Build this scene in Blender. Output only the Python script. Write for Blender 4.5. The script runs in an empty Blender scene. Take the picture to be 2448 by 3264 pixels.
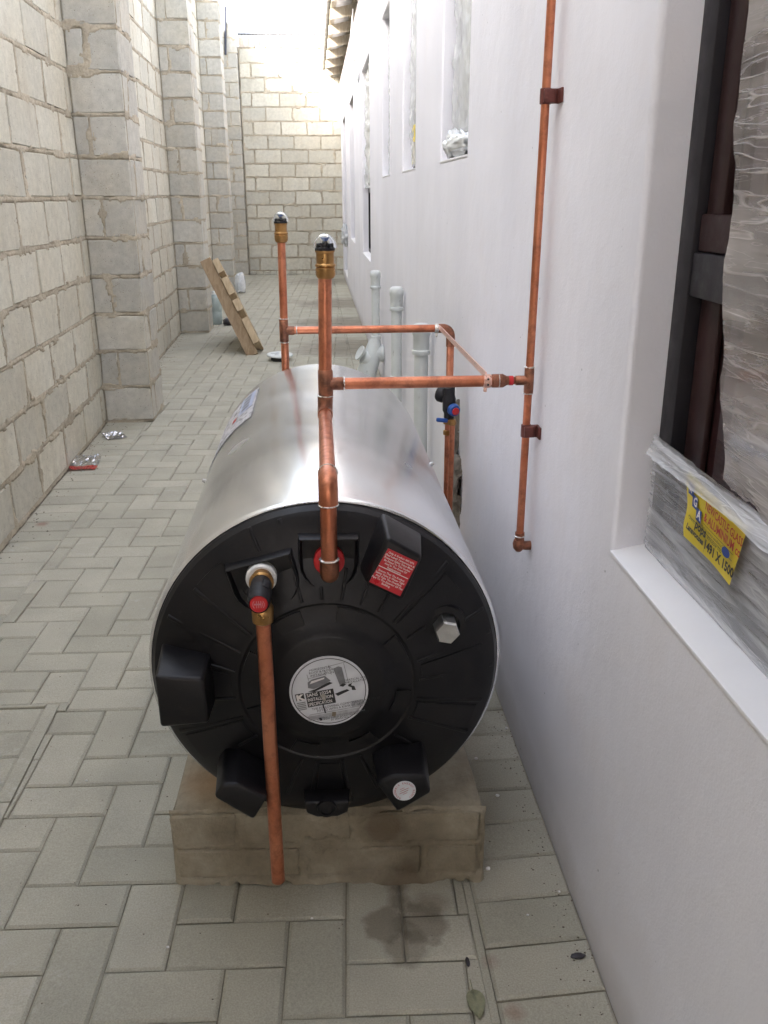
import bpy, bmesh, math, random
import numpy as np
from mathutils import Vector, Matrix, Euler

random.seed(7)
rng = np.random.default_rng(11)
C = bpy.context.scene.collection
scene = bpy.context.scene

# ------------------------------------------------------------------ camera
PW, PH, FPX = 2448.0, 3264.0, 2822.8
CAM = np.array([0.0, 0.0, 1.2])
def _axes():
    k = 1659 / 2448
    d = np.array([679 - 829.5, 420 - 1106, 1913.0]); d /= np.linalg.norm(d)
    v = np.array([848 - 829.5, 6437 - 1106, 1913.0]); v /= np.linalg.norm(v)
    up = -v; up -= d * up.dot(d); up /= np.linalg.norm(up)
    return np.array([np.cross(d, up), d, up])
R = _axes()
cam_d = bpy.data.cameras.new('camera')
cam = bpy.data.objects.new('camera', cam_d); C.objects.link(cam)
rt, dn, fw = R[:, 0], R[:, 1], R[:, 2]
cam.matrix_world = Matrix(((rt[0], -dn[0], -fw[0], CAM[0]), (rt[1], -dn[1], -fw[1], CAM[1]),
                           (rt[2], -dn[2], -fw[2], CAM[2]), (0, 0, 0, 1)))
cam_d.sensor_fit = 'VERTICAL'; cam_d.sensor_height = 24.0; cam_d.sensor_width = 18.0
cam_d.lens = FPX / PH * 24.0
cam_d.clip_start = 0.02; cam_d.clip_end = 500
scene.camera = cam
def P(px, py, X=None, Y=None, Z=None):
    """photo pixel -> point of the place on the plane X=, Y= or Z="""
    r = R @ np.array([(px - PW / 2) / FPX, (py - PH / 2) / FPX, 1.0])
    if X is not None: t = (X - CAM[0]) / r[0]
    elif Y is not None: t = (Y - CAM[1]) / r[1]
    else: t = (Z - CAM[2]) / r[2]
    return CAM + r * t
def proj(p):
    c = R.T @ (np.array(p, float) - CAM)
    return (PW / 2 + FPX * c[0] / c[2], PH / 2 + FPX * c[1] / c[2], c[2])

# ------------------------------------------------------------------ light
SUN_DIR = Vector((1.0, 0.50, -0.73)).normalized()      # the way the light travels
world = bpy.data.worlds.new('World'); scene.world = world; world.use_nodes = True
wn = world.node_tree.nodes; wl = world.node_tree.links
bg = wn['Background']
sky = wn.new('ShaderNodeTexSky'); sky.sky_type = 'NISHITA'; sky.sun_disc = False
sky.sun_elevation = math.asin(-SUN_DIR.z)
sky.sun_rotation = math.atan2(-SUN_DIR.x, -SUN_DIR.y)
sky.air_density = 1.0; sky.dust_density = 4.0; sky.ozone_density = 1.0
hs = wn.new('ShaderNodeHueSaturation'); hs.inputs['Saturation'].default_value = 0.50
wl.new(sky.outputs[0], hs.inputs['Color']); wl.new(hs.outputs[0], bg.inputs['Color'])
bg.inputs['Strength'].default_value = 0.15
sun_d = bpy.data.lights.new('sun', 'SUN'); sun_d.energy = 3.4; sun_d.angle = math.radians(0.5)
sun_d.color = (1.0, 0.96, 0.90)
sun = bpy.data.objects.new('sun', sun_d); C.objects.link(sun)
sun.rotation_euler = SUN_DIR.to_track_quat('-Z', 'Y').to_euler()
scene.view_settings.view_transform = 'Standard'; scene.view_settings.look = 'None'
scene.view_settings.gamma = 1.0; scene.view_settings.use_curve_mapping = False
scene.view_settings.exposure = 2.95

# ------------------------------------------------------------------ helpers
def tag(o, label=None, cat=None, group=None, kind=None):
    if label: o['label'] = label
    if cat: o['category'] = cat
    if group: o['group'] = group
    if kind: o['kind'] = kind
    return o
def thing(name, label, cat, loc=(0, 0, 0), group=None):
    o = bpy.data.objects.new(name, None); C.objects.link(o); o.location = loc
    o.empty_display_size = 0.05
    return tag(o, label, cat, group)
def world_of(o):
    m = o.matrix_basis.copy()
    p = o.parent
    inv = o.matrix_parent_inverse
    return m if p is None else world_of(p) @ inv @ m
def link(name, data, parent=None, mat=None):
    """links data given in world coordinates (or moved afterwards) under parent"""
    if mat is not None and hasattr(data, 'materials') and not data.materials: data.materials.append(mat)
    o = bpy.data.objects.new(name, data); C.objects.link(o)
    if parent is not None:
        o.parent = parent; o.matrix_parent_inverse = world_of(parent).inverted()
    return o
def smooth(me, ang=40):
    for p in me.polygons: p.use_smooth = True
    me.set_sharp_from_angle(angle=math.radians(ang))
def obj(name, bm, mat, parent=None, sm=40):
    me = bpy.data.meshes.new(name)
    if isinstance(bm, bmesh.types.BMesh):
        bm.normal_update(); bm.to_mesh(me); bm.free()
    else:
        v, f = bm; me.from_pydata([tuple(map(float, a)) for a in v], [], f); me.update()
    if sm: smooth(me, sm)
    return link(name, me, parent, mat)
def join(*bms):
    a = bms[0]
    for b in bms[1:]:
        t = bpy.data.meshes.new('t'); b.to_mesh(t); a.from_mesh(t); b.free(); bpy.data.meshes.remove(t)
    return a
def frame(d):
    d = Vector(d).normalized()
    u = d.cross(Vector((0, 0, 1)))
    if u.length < 1e-3: u = Vector((1, 0, 0))
    u.normalize(); return u, d.cross(u).normalized(), d
def add_lathe(bm, base, axis, prof, n=24, start=None, closed_ends=True):
    """prof = [(radius, height along axis)]"""
    u, w, d = frame(axis); base = Vector(base); rings = []
    for r, h in prof:
        c = base + d * h
        if r < 1e-5: rings.append([bm.verts.new(c)]); continue
        rings.append([bm.verts.new(c + (u * math.cos(2 * math.pi * i / n) + w * math.sin(2 * math.pi * i / n)) * r) for i in range(n)])
    for a, b in zip(rings, rings[1:]):
        for i in range(n):
            j = (i + 1) % n
            if len(a) == 1 and len(b) == 1: continue
            if len(a) == 1: bm.faces.new((a[0], b[j], b[i]))
            elif len(b) == 1: bm.faces.new((a[i], a[j], b[0]))
            else: bm.faces.new((a[i], a[j], b[j], b[i]))
    if closed_ends:
        if len(rings[0]) > 1: bm.faces.new(list(reversed(rings[0])))
        if len(rings[-1]) > 1: bm.faces.new(rings[-1])
    return bm
def lathe(base, axis, prof, n=24, closed=True):
    return add_lathe(bmesh.new(), base, axis, prof, n, closed_ends=closed)
def tube(pts, r, n=16, bend=0.0, hollow_end=False):
    """pipe along points, corners rounded with radius bend"""
    pts = [Vector(p) for p in pts]
    path = [pts[0]]
    for a, b, c in zip(pts, pts[1:], pts[2:]):
        if bend <= 0: path.append(b); continue
        d1 = (a - b).normalized(); d2 = (c - b).normalized()
        for k in range(9):
            t = k / 8; p0 = b + d1 * bend; p2 = b + d2 * bend
            path.append(p0 * (1 - t) ** 2 + b * 2 * t * (1 - t) + p2 * t * t)
    path.append(pts[-1])
    bm = bmesh.new(); rings = []; u = None
    for i, p in enumerate(path):
        d = (path[min(i + 1, len(path) - 1)] - path[max(i - 1, 0)]).normalized()
        if u is None: u = frame(d)[0]
        u = (u - d * u.dot(d)).normalized(); w = d.cross(u)
        rr = r[i] if isinstance(r, (list, tuple)) else r
        rings.append([bm.verts.new(p + (u * math.cos(2 * math.pi * k / n) + w * math.sin(2 * math.pi * k / n)) * rr) for k in range(n)])
    for a, b in zip(rings, rings[1:]):
        for i in range(n):
            j = (i + 1) % n; bm.faces.new((a[i], a[j], b[j], b[i]))
    bm.faces.new(list(reversed(rings[0])))
    if not hollow_end: bm.faces.new(rings[-1])
    return bm
def box(c, s, bev=0.0, rot=None, seg=2):
    bm = bmesh.new(); bmesh.ops.create_cube(bm, size=1.0)
    bmesh.ops.scale(bm, vec=Vector(s), verts=bm.verts)
    if bev > 0: bmesh.ops.bevel(bm, geom=list(bm.edges), offset=bev, segments=seg, affect='EDGES', profile=0.5)
    if rot is not None: bmesh.ops.rotate(bm, matrix=Euler(rot).to_matrix(), verts=bm.verts)
    bmesh.ops.translate(bm, vec=Vector(c), verts=bm.verts); return bm
def box2(a, b, bev=0.0):
    a, b = Vector(a), Vector(b); return box((a + b) / 2, [abs(x) for x in (b - a)], bev)
def prism(poly0, poly1, bev=0.0, seg=2):
    """solid between two equal-count outlines"""
    bm = bmesh.new()
    a = [bm.verts.new(Vector(p)) for p in poly0]; b = [bm.verts.new(Vector(p)) for p in poly1]
    n = len(a)
    for i in range(n): bm.faces.new((a[i], a[(i + 1) % n], b[(i + 1) % n], b[i]))
    bm.faces.new(list(reversed(a))); bm.faces.new(b)
    bmesh.ops.recalc_face_normals(bm, faces=bm.faces)
    if bev > 0: bmesh.ops.bevel(bm, geom=list(bm.edges), offset=bev, segments=seg, affect='EDGES', profile=0.5)
    return bm

# numpy value noise
def _h(i, j, s):
    n = (i * 374761393 + j * 668265263 + s * 974711) & 0xFFFFFFFF
    n = ((n ^ (n >> 13)) * 1274126177) & 0xFFFFFFFF
    return ((n ^ (n >> 16)) & 0xFFFF) / 65535.0
def vnoise(x, y, s=0):
    x = np.asarray(x, float); y = np.asarray(y, float)
    i = np.floor(x).astype(np.int64); j = np.floor(y).astype(np.int64); fx = x - i; fy = y - j
    fx = fx * fx * (3 - 2 * fx); fy = fy * fy * (3 - 2 * fy)
    return (_h(i, j, s) * (1 - fx) + _h(i + 1, j, s) * fx) * (1 - fy) + (_h(i, j + 1, s) * (1 - fx) + _h(i + 1, j + 1, s) * fx) * fy
def fbm(x, y, s=0, o=3):
    t = 0; a = 0.5; n = 0
    for k in range(o): t = t + a * vnoise(x * 2 ** k, y * 2 ** k, s + k); n += a; a *= 0.5
    return t / n - 0.5

# ------------------------------------------------------------------ materials
class MatB:
    def __init__(s, name):
        s.m = bpy.data.materials.new(name); s.m.use_nodes = True
        s.n = s.m.node_tree.nodes; s.l = s.m.node_tree.links
        s.b = s.n['Principled BSDF']
        g = s.n.new('ShaderNodeNewGeometry'); s.pos = g.outputs['Position']
    def node(s, t, **kw):
        n = s.n.new(t)
        for k, v in kw.items(): setattr(n, k, v)
        return n
    def noise(s, scale, detail=4, rough=0.55, vec=None, dist=0.0):
        n = s.n.new('ShaderNodeTexNoise'); n.inputs['Scale'].default_value = scale
        n.inputs['Detail'].default_value = detail; n.inputs['Roughness'].default_value = rough
        n.inputs['Distortion'].default_value = dist
        s.l.new(vec if vec is not None else s.pos, n.inputs['Vector']); return n.outputs['Fac']
    def stretch(s, v):
        n = s.n.new('ShaderNodeMapping'); n.inputs['Scale'].default_value = v
        s.l.new(s.pos, n.inputs['Vector']); return n.outputs['Vector']
    def ramp(s, f, a, b, va=0.0, vb=1.0):
        n = s.n.new('ShaderNodeMapRange'); n.inputs['From Min'].default_value = a; n.inputs['From Max'].default_value = b
        n.inputs['To Min'].default_value = va; n.inputs['To Max'].default_value = vb
        s.l.new(f, n.inputs['Value']); return n.outputs['Result']
    def math(s, op, a, b=None):
        n = s.n.new('ShaderNodeMath'); n.operation = op
        for i, v in enumerate((a, b)):
            if v is None: continue
            if isinstance(v, (int, float)): n.inputs[i].default_value = v
            else: s.l.new(v, n.inputs[i])
        return n.outputs[0]
    def mix(s, f, a, b, blend='MIX'):
        n = s.n.new('ShaderNodeMix'); n.data_type = 'RGBA'; n.blend_type = blend
        for sock, v in ((n.inputs[0], f), (n.inputs[6], a), (n.inputs[7], b)):
            if isinstance(v, (int, float)): sock.default_value = v
            elif isinstance(v, tuple): sock.default_value = (*v[:3], 1)
            else: s.l.new(v, sock)
        return n.outputs[2]
    def value(s, col, f):
        n = s.n.new('ShaderNodeHueSaturation')
        s.l.new(col, n.inputs['Color']); s.l.new(f, n.inputs['Value']); return n.outputs[0]
    def rand(s): return s.n.new('ShaderNodeObjectInfo').outputs['Random']
    def bump(s, h, strength=0.3, dist=0.01, prev=None):
        n = s.n.new('ShaderNodeBump'); n.inputs['Strength'].default_value = strength; n.inputs['Distance'].default_value = dist
        s.l.new(h, n.inputs['Height'])
        if prev is not None: s.l.new(prev, n.inputs['Normal'])
        return n.outputs[0]
    def done(s, col=None, rough=None, nrm=None, metal=None, spec=None):
        for nm, v in (('Base Color', col), ('Roughness', rough), ('Normal', nrm), ('Metallic', metal), ('Specular IOR Level', spec)):
            if v is None: continue
            if isinstance(v, tuple): s.b.inputs[nm].default_value = (*v[:3], 1)
            elif isinstance(v, (int, float)): s.b.inputs[nm].default_value = v
            else: s.l.new(v, s.b.inputs[nm])
        return s.m
    def near(s, pt, rad, soft, nscale=14, amp=0.5):
        """blob mask about a point, 1 inside"""
        d = s.n.new('ShaderNodeVectorMath'); d.operation = 'DISTANCE'; s.l.new(s.pos, d.inputs[0]); d.inputs[1].default_value = pt
        n = s.noise(nscale, 4)
        e = s.math('ADD', d.outputs['Value'], s.math('MULTIPLY', s.math('SUBTRACT', n, 0.5), amp * rad))
        return s.ramp(e, rad + soft, rad - soft, 0, 1)
def pmat(name, col, rough=0.6, metal=0.0, var=0.15, scale=8.0, bump=0.0, bscale=80.0, spec=0.5, rvar=0.1):
    b = MatB(name)
    n1 = b.noise(scale, 5); c = b.value(b.mix(0.0, col, col), b.ramp(n1, 0.3, 0.7, 1 - var, 1 + var))
    r = b.ramp(b.noise(scale * 2.3, 4), 0.3, 0.7, max(0.02, rough - rvar), min(1, rough + rvar))
    nr = b.bump(b.noise(bscale, 4), bump, 0.004) if bump else None
    return b.done(c, r, nr, metal, spec)

def mat_block(name, col, ov=0.14):
    b = MatB(name)
    big = b.noise(3.0, 4); mid = b.noise(26, 5, 0.65); fine = b.noise(420, 3)
    c = b.mix(b.rand(), tuple(x * (1 - ov) for x in col), tuple(x * (1 + ov) for x in col))
    warm = b.mix(b.ramp(big, 0.42, 0.7), c, b.mix(0.4, c, (0.52, 0.46, 0.34)))
    c2 = b.value(warm, b.ramp(mid, 0.28, 0.72, 0.86, 1.12))
    c3 = b.value(c2, b.ramp(fine, 0.3, 0.7, 0.9, 1.1))
    vor = b.node('ShaderNodeTexVoronoi'); vor.inputs['Scale'].default_value = 95; b.l.new(b.pos, vor.inputs['Vector'])
    pit = b.ramp(vor.outputs['Distance'], 0.10, 0.22)
    sel = b.ramp(b.noise(40, 2), 0.52, 0.6)
    pm = b.math('MAXIMUM', pit, b.math('SUBTRACT', 1.0, sel))
    c4 = b.mix(pm, (0.16, 0.13, 0.10), c3)
    st = b.ramp(b.noise(1.0, 5, 0.6, b.stretch((9, 9, 1.2))), 0.56, 0.74, 0, 0.26)
    c5 = b.mix(st, c4, (0.33, 0.27, 0.20))
    h = b.math('ADD', b.math('MULTIPLY', fine, 0.5), b.math('ADD', mid, b.math('MULTIPLY', pm, 0.8)))
    return b.done(c5, 0.93, b.bump(h, 0.42, 0.006), spec=0.25)
def mat_mortar(name, col):
    b = MatB(name)
    n1 = b.noise(7, 5); n2 = b.noise(60, 5, 0.7); n3 = b.noise(300, 3)
    c = b.mix(b.ramp(n1, 0.35, 0.65), tuple(x * 0.82 for x in col), tuple(x * 1.12 for x in col))
    c = b.value(c, b.ramp(n2, 0.3, 0.7, 0.8, 1.15))
    return b.done(c, 0.95, b.bump(b.math('ADD', n2, b.math('MULTIPLY', n3, 0.5)), 0.7, 0.008), spec=0.2)

M = {}
M['block'] = mat_block('concrete_block', (0.545, 0.522, 0.44), 0.12)
M['block_grey'] = mat_block('grey_concrete_block', (0.47, 0.452, 0.40), 0.13)
M['mortar'] = mat_mortar('mortar', (0.47, 0.41, 0.315))
M['mortar_patch'] = mat_mortar('broken_plaster', (0.30, 0.265, 0.225))
M['mortar_dark'] = mat_mortar('damp_mortar', (0.24, 0.185, 0.125))

def mat_paver():
    b = MatB('grey_paver')
    base = b.mix(b.rand(), (0.365, 0.347, 0.278), (0.43, 0.406, 0.328))
    c = b.value(base, b.ramp(b.noise(5, 4), 0.3, 0.7, 0.9, 1.1))
    c = b.value(c, b.ramp(b.noise(350, 3), 0.3, 0.7, 0.84, 1.14))
    # pale plaster scuffs
    sc = b.math('MULTIPLY', b.ramp(b.noise(2.2, 3), 0.52, 0.66), b.ramp(b.noise(30, 5, 0.7), 0.53, 0.70, 0, 0.55))
    c = b.mix(sc, c, (0.52, 0.50, 0.46))
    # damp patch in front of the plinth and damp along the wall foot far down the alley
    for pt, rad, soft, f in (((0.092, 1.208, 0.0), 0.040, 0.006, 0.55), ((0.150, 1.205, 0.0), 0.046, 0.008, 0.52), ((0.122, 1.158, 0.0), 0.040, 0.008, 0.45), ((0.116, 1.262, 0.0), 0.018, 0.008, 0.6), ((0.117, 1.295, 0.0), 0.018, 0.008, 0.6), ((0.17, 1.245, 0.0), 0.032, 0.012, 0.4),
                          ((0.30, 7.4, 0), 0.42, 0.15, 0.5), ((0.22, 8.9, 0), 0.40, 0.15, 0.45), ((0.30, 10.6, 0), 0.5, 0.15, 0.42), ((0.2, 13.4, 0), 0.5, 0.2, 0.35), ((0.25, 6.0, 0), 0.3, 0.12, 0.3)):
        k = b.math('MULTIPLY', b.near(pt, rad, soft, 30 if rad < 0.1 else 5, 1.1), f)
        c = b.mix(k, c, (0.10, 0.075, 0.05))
    for pt, rad, f in (((0.275, 1.018, 0), 0.014, 0.38), ((0.255, 1.117, 0), 0.010, 0.3), ((-1.09, 3.31, 0), 0.02, 0.5)):
        c = b.mix(b.math('MULTIPLY', b.near(pt, rad, 0.01, 60, 1.0), f), c, (0.22, 0.07, 0.04))
    h = b.math('ADD', b.noise(330, 3), b.math('MULTIPLY', b.noise(40, 4), 0.6))
    return b.done(c, 0.85, b.bump(h, 0.25, 0.003), spec=0.3)
M['paver'] = mat_paver()
M['sand'] = mat_mortar('joint_sand', (0.27, 0.24, 0.185))

def mat_plaster():
    b = MatB('white_plaster')
    c = b.value(b.mix(0.0, (0.785, 0.775, 0.815), (0.7, 0.7, 0.7)), b.ramp(b.noise(1.4, 4), 0.3, 0.7, 0.95, 1.05))
    st = b.ramp(b.noise(1.0, 4, 0.5, b.stretch((2.6, 2.6, 0.4))), 0.45, 0.8, 0, 0.34)
    c = b.mix(st, c, (0.63, 0.63, 0.70))
    c = b.mix(b.ramp(b.noise(3.1, 4), 0.58, 0.75, 0, 0.25), c, (0.72, 0.66, 0.63))
    # grimy splash band at the foot
    sx = b.node('ShaderNodeSeparateXYZ'); b.l.new(b.pos, sx.inputs[0])
    z = b.math('ADD', sx.outputs['Z'], b.math('MULTIPLY', b.math('SUBTRACT', b.noise(9, 4), 0.5), 0.10))
    c = b.mix(b.ramp(z, 0.09, 0.0, 0, 0.55), c, (0.45, 0.42, 0.40))
    vor = b.node('ShaderNodeTexVoronoi'); vor.inputs['Scale'].default_value = 34; b.l.new(b.pos, vor.inputs['Vector'])
    pit = b.math('MULTIPLY', b.ramp(vor.outputs['Distance'], 0.085, 0.05), b.ramp(b.noise(11, 2), 0.60, 0.64))
    c = b.mix(b.math('MULTIPLY', pit, 0.75), c, (0.10, 0.09, 0.09))
    h = b.math('ADD', b.noise(190, 4, 0.6), b.math('SUBTRACT', b.math('MULTIPLY', b.noise(24, 4), 0.8), b.math('MULTIPLY', pit, 1.0)))
    n = b.bump(h, 0.22, 0.004)
    n = b.bump(b.noise(3.2, 4), 0.35, 0.03, n)
    return b.done(c, 0.78, n, spec=0.3)
M['plaster'] = mat_plaster()
M['sill_white'] = pmat('white_sill_paint', (0.80, 0.79, 0.80), 0.55, 0, 0.03, 6, 0.15, 160, 0.4)

def mat_steel():
    b = MatB('galvanised_steel')
    st = b.noise(1.0, 4, 0.6, b.stretch((26, 2.0, 26)))
    sm = b.noise(5, 3, 0.5); sp = b.noise(60, 4, 0.6)
    c = b.value(b.mix(0.0, (0.90, 0.91, 0.93), (0.6, 0.6, 0.6)), b.ramp(sm, 0.3, 0.7, 0.90, 1.06))
    # greasy, dusty swipes
    sw = b.noise(1.0, 1, 0.5, b.stretch((4, 5, 4)), 0.0)
    c = b.value(c, b.ramp(sw, 0.3, 0.75, 1.06, 0.84))
    c = b.value(c, b.ramp(sp, 0.62, 0.80, 1.0, 0.80))
    r = b.math('ADD', b.ramp(sm, 0.3, 0.7, 0.18, 0.23), b.ramp(sw, 0.35, 0.75, 0.0, 0.07))
    me = 0.95
    h = b.math('ADD', b.math('MULTIPLY', st, 0.12), b.math('MULTIPLY', b.noise(2.2, 2), 3.0))
    return b.done(c, r, b.bump(h, 0.05, 0.01), me)
M['steel'] = mat_steel()
M['zinc'] = pmat('zinc_metal', (0.55, 0.55, 0.54), 0.38, 1.0, 0.15, 40, 0.2, 200)

def mat_copper():
    b = MatB('copper')
    n1 = b.noise(9, 5, 0.65); n2 = b.noise(34, 5, 0.7); n3 = b.noise(1.0, 4, 0.5, b.stretch((60, 60, 6)))
    c = b.mix(b.ramp(n1, 0.34, 0.66), (0.50, 0.16, 0.082), (0.67, 0.275, 0.16))
    c = b.mix(b.ramp(n2, 0.48, 0.70, 0, 0.7), c, (0.25, 0.095, 0.06))
    c = b.mix(b.ramp(n3, 0.5, 0.7, 0, 0.25), c, (0.42, 0.15, 0.08))
    r = b.ramp(n2, 0.3, 0.75, 0.30, 0.52)
    return b.done(c, r, b.bump(n2, 0.06, 0.003), 0.9)
M['copper'] = mat_copper()
def mat_burnt():
    b = MatB('heat_darkened_copper')
    n = b.noise(45, 5, 0.7); n1 = b.noise(16, 4)
    c = b.mix(b.ramp(n, 0.35, 0.65), (0.16, 0.075, 0.05), (0.46, 0.19, 0.11))
    c = b.mix(b.ramp(n1, 0.55, 0.7, 0, 0.6), c, (0.09, 0.055, 0.05))
    return b.done(c, b.ramp(n, 0.3, 0.7, 0.32, 0.6), b.bump(n, 0.15, 0.003), 0.8)
M['burnt'] = mat_burnt()
M['solder'] = pmat('solder', (0.72, 0.70, 0.66), 0.28, 1.0, 0.15, 60, 0.4, 140)
M['brass'] = pmat('brass', (0.40, 0.225, 0.085), 0.34, 0.95, 0.25, 30, 0.08, 120)
M['clip'] = pmat('rusty_brown_clip', (0.13, 0.035, 0.028), 0.5, 0.2, 0.3, 60, 0.3, 150)

def mat_black():
    b = MatB('black_plastic')
    c = b.mix(b.ramp(b.noise(9, 5), 0.4, 0.75), (0.006, 0.0054, 0.0066), (0.0135, 0.012, 0.0135))
    c = b.mix(b.ramp(b.noise(60, 5, 0.7), 0.6, 0.8, 0, 0.35), c, (0.05, 0.046, 0.045))
    r = b.ramp(b.noise(14, 4), 0.3, 0.7, 0.32, 0.5)
    return b.done(c, r, b.bump(b.noise(330, 3), 0.10, 0.002), 0, 0.34)
M['black'] = mat_black()
M['black_soft'] = pmat('dark_rubber', (0.016, 0.015, 0.017), 0.55, 0, 0.2, 30, 0.1, 200, 0.35)
M['white_plastic'] = pmat('white_plastic', (0.78, 0.78, 0.76), 0.4, 0, 0.05, 20)
M['red_plastic'] = pmat('red_plastic', (0.55, 0.02, 0.025), 0.35, 0, 0.1, 20)
M['blue_plastic'] = pmat('blue_plastic', (0.02, 0.09, 0.34), 0.38, 0, 0.15, 20)
M['sticker_red'] = pmat('red_sticker', (0.56, 0.018, 0.03), 0.36, 0, 0.06, 20)
M['sticker_white'] = pmat('white_sticker', (0.66, 0.67, 0.70), 0.42, 0, 0.06, 30)
M['ink'] = pmat('black_ink', (0.02, 0.02, 0.022), 0.5, 0, 0.1, 30)
M['ink_grey'] = pmat('grey_print', (0.20, 0.20, 0.21), 0.5, 0, 0.25, 60)
M['ink_pale'] = pmat('pale_grey_print', (0.42, 0.42, 0.44), 0.5, 0, 0.2, 120)
M['ink_white'] = pmat('white_print', (0.82, 0.78, 0.76), 0.5, 0, 0.05, 30)
M['ink_red'] = pmat('red_print', (0.45, 0.03, 0.025), 0.5, 0, 0.1, 30)
M['ink_blue'] = pmat('blue_print', (0.02, 0.06, 0.30), 0.5, 0, 0.1, 30)
M['sticker_pale'] = pmat('pale_lavender_sticker', (0.60, 0.59, 0.62), 0.3, 0.2, 0.06, 30)
M['pale_blue'] = pmat('pale_blue_print', (0.46, 0.51, 0.66), 0.45, 0, 0.06, 20)
M['yellow'] = pmat('yellow_paper', (0.72, 0.56, 0.03), 0.5, 0, 0.08, 18, 0.1, 50)
M['alu'] = pmat('charcoal_aluminium', (0.020, 0.018, 0.022), 0.42, 0.0, 0.15, 14, 0.05, 300, 0.25)
M['sash'] = pmat('dark_brown_sash', (0.028, 0.012, 0.012), 0.42, 0.0, 0.2, 10, 0.05, 300, 0.25)
def mat_glass():
    b = MatB('glass_painted_reflection')
    c = b.mix(b.ramp(b.noise(1.5, 3), 0.4, 0.7), (0.014, 0.009, 0.010), (0.060, 0.018, 0.018))  # dark room and reddish reflection are put into the pane colour
    return b.done(c, 0.08, None, 0, 0.25)
M['glass'] = mat_glass()
def mat_pvc():
    b = MatB('painted_pvc')
    c = b.value(b.mix(0.0, (0.62, 0.645, 0.63), (0.6, 0.6, 0.6)), b.ramp(b.noise(12, 4), 0.3, 0.7, 0.92, 1.06))
    d = b.ramp(b.noise(1.0, 5, 0.7, b.stretch((50, 50, 16))), 0.63, 0.72, 0, 0.7)
    c = b.mix(d, c, (0.16, 0.13, 0.10))
    return b.done(c, 0.5, b.bump(b.noise(90, 3), 0.1, 0.003), 0, 0.4)
M['pvc'] = mat_pvc()
def mat_film(name, lo, hi, col=(0.75, 0.76, 0.76), stretchv=(1, 1, 1), scale=18, bs=0.5, wid=0.035, dist=1.0):
    """clear sheet: faint body, milky folds, wrinkle glints put in as brighter ridges"""
    b = MatB(name)
    v = b.stretch(stretchv)
    def ridge(sc, w, d):
        n = b.noise(sc, 2, 0.5, v, d * dist); return b.ramp(b.math('ABSOLUTE', b.math('SUBTRACT', n, 0.5)), w, 0.0)
    r1 = ridge(scale, wid, 0.6); r2 = ridge(scale * 2.7, wid, 0.9); r3 = ridge(scale * 0.45, wid * 0.6, 0.3)
    body = b.noise(scale * 0.4, 3, 0.5)
    rr = b.math('MAXIMUM', b.math('MAXIMUM', r1, b.math('MULTIPLY', r2, 0.6)), r3)
    gate = b.ramp(b.noise(scale * 0.6, 2), 0.38, 0.62, 0.15, 1.0)
    rr = b.math('MULTIPLY', rr, b.math('MULTIPLY', gate, 0.55))
    soft = b.ramp(b.noise(scale * 0.8, 3, 0.5, v, 0.15), 0.42, 0.66)
    rr = b.math('ADD', rr, b.math('MULTIPLY', soft, 0.45))
    f = b.math('ADD', b.ramp(body, 0.3, 0.7, lo * 0.7, lo * 1.3), b.math('MULTIPLY', rr, hi - lo))
    tr = b.node('ShaderNodeBsdfTransparent')
    mx = b.node('ShaderNodeMixShader')
    b.b.inputs['Base Color'].default_value = (*col, 1); b.b.inputs['Roughness'].default_value = 0.2
    b.b.inputs['Specular IOR Level'].default_value = 0.9
    b.l.new(b.bump(b.math('ADD', rr, b.math('MULTIPLY', body, 2.0)), bs, 0.006), b.b.inputs['Normal'])
    b.l.new(f, mx.inputs[0])
    b.l.new(tr.outputs[0], mx.inputs[1]); b.l.new(b.b.outputs[0], mx.inputs[2])
    b.l.new(mx.outputs[0], b.n['Material Output'].inputs['Surface'])
    return b.m
M['film'] = mat_film('clear_plastic_film', 0.22, 0.78, (0.74, 0.68, 0.65), (1, 0.4, 4.2), 9, 0.4, 0.02, 0.12)
M['wrap'] = mat_film('stretch_wrap', 0.34, 0.80, (0.74, 0.75, 0.79), (1, 1.6, 16), 4, 0.5, 0.03, 0.5)
M['wrap_far'] = mat_film('milky_window_wrap', 0.72, 0.98, (0.74, 0.76, 0.77), (4, 4, 1.4), 3, 0.2, 0.03, 0.3)
def mat_clear():
    b = MatB('clear_dome')
    b.b.inputs['Base Color'].default_value = (0.95, 0.97, 1, 1); b.b.inputs['Roughness'].default_value = 0.03
    b.b.inputs['Transmission Weight'].default_value = 1.0; b.b.inputs['IOR'].default_value = 1.3
    return b.m
M['clear'] = mat_clear()
def mat_wood(name, a, c2):
    b = MatB(name)
    g = b.noise(1.0, 5, 0.6, b.stretch((40, 5, 12)), 0.8)
    c = b.mix(b.ramp(g, 0.35, 0.65), a, c2)
    return b.done(c, 0.75, b.bump(g, 0.25, 0.004), 0, 0.3)
M['wood'] = mat_wood('raw_pine', (0.42, 0.315, 0.195), (0.53, 0.42, 0.28))
M['wood_dark'] = mat_wood('brown_pine', (0.24, 0.165, 0.095), (0.33, 0.24, 0.15))
M['wood_old'] = mat_wood('greyed_rafter_timber', (0.36, 0.30, 0.22), (0.48, 0.42, 0.33))
M['roof'] = pmat('roof_sheet', (0.45, 0.44, 0.42), 0.5, 0.4, 0.1, 4)
M['foil'] = pmat('silver_foil', (0.72, 0.72, 0.74), 0.22, 1.0, 0.2, 60, 0.6, 60)
M['foil_red'] = pmat('red_foil', (0.5, 0.06, 0.05), 0.3, 0.5, 0.3, 60, 0.5, 60)
M['chip'] = pmat('white_plaster_chip', (0.78, 0.77, 0.75), 0.7, 0, 0.05, 60)
M['leaf'] = pmat('dull_green_leaf', (0.23, 0.23, 0.14), 0.6, 0, 0.25, 120, 0.3, 200)
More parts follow.
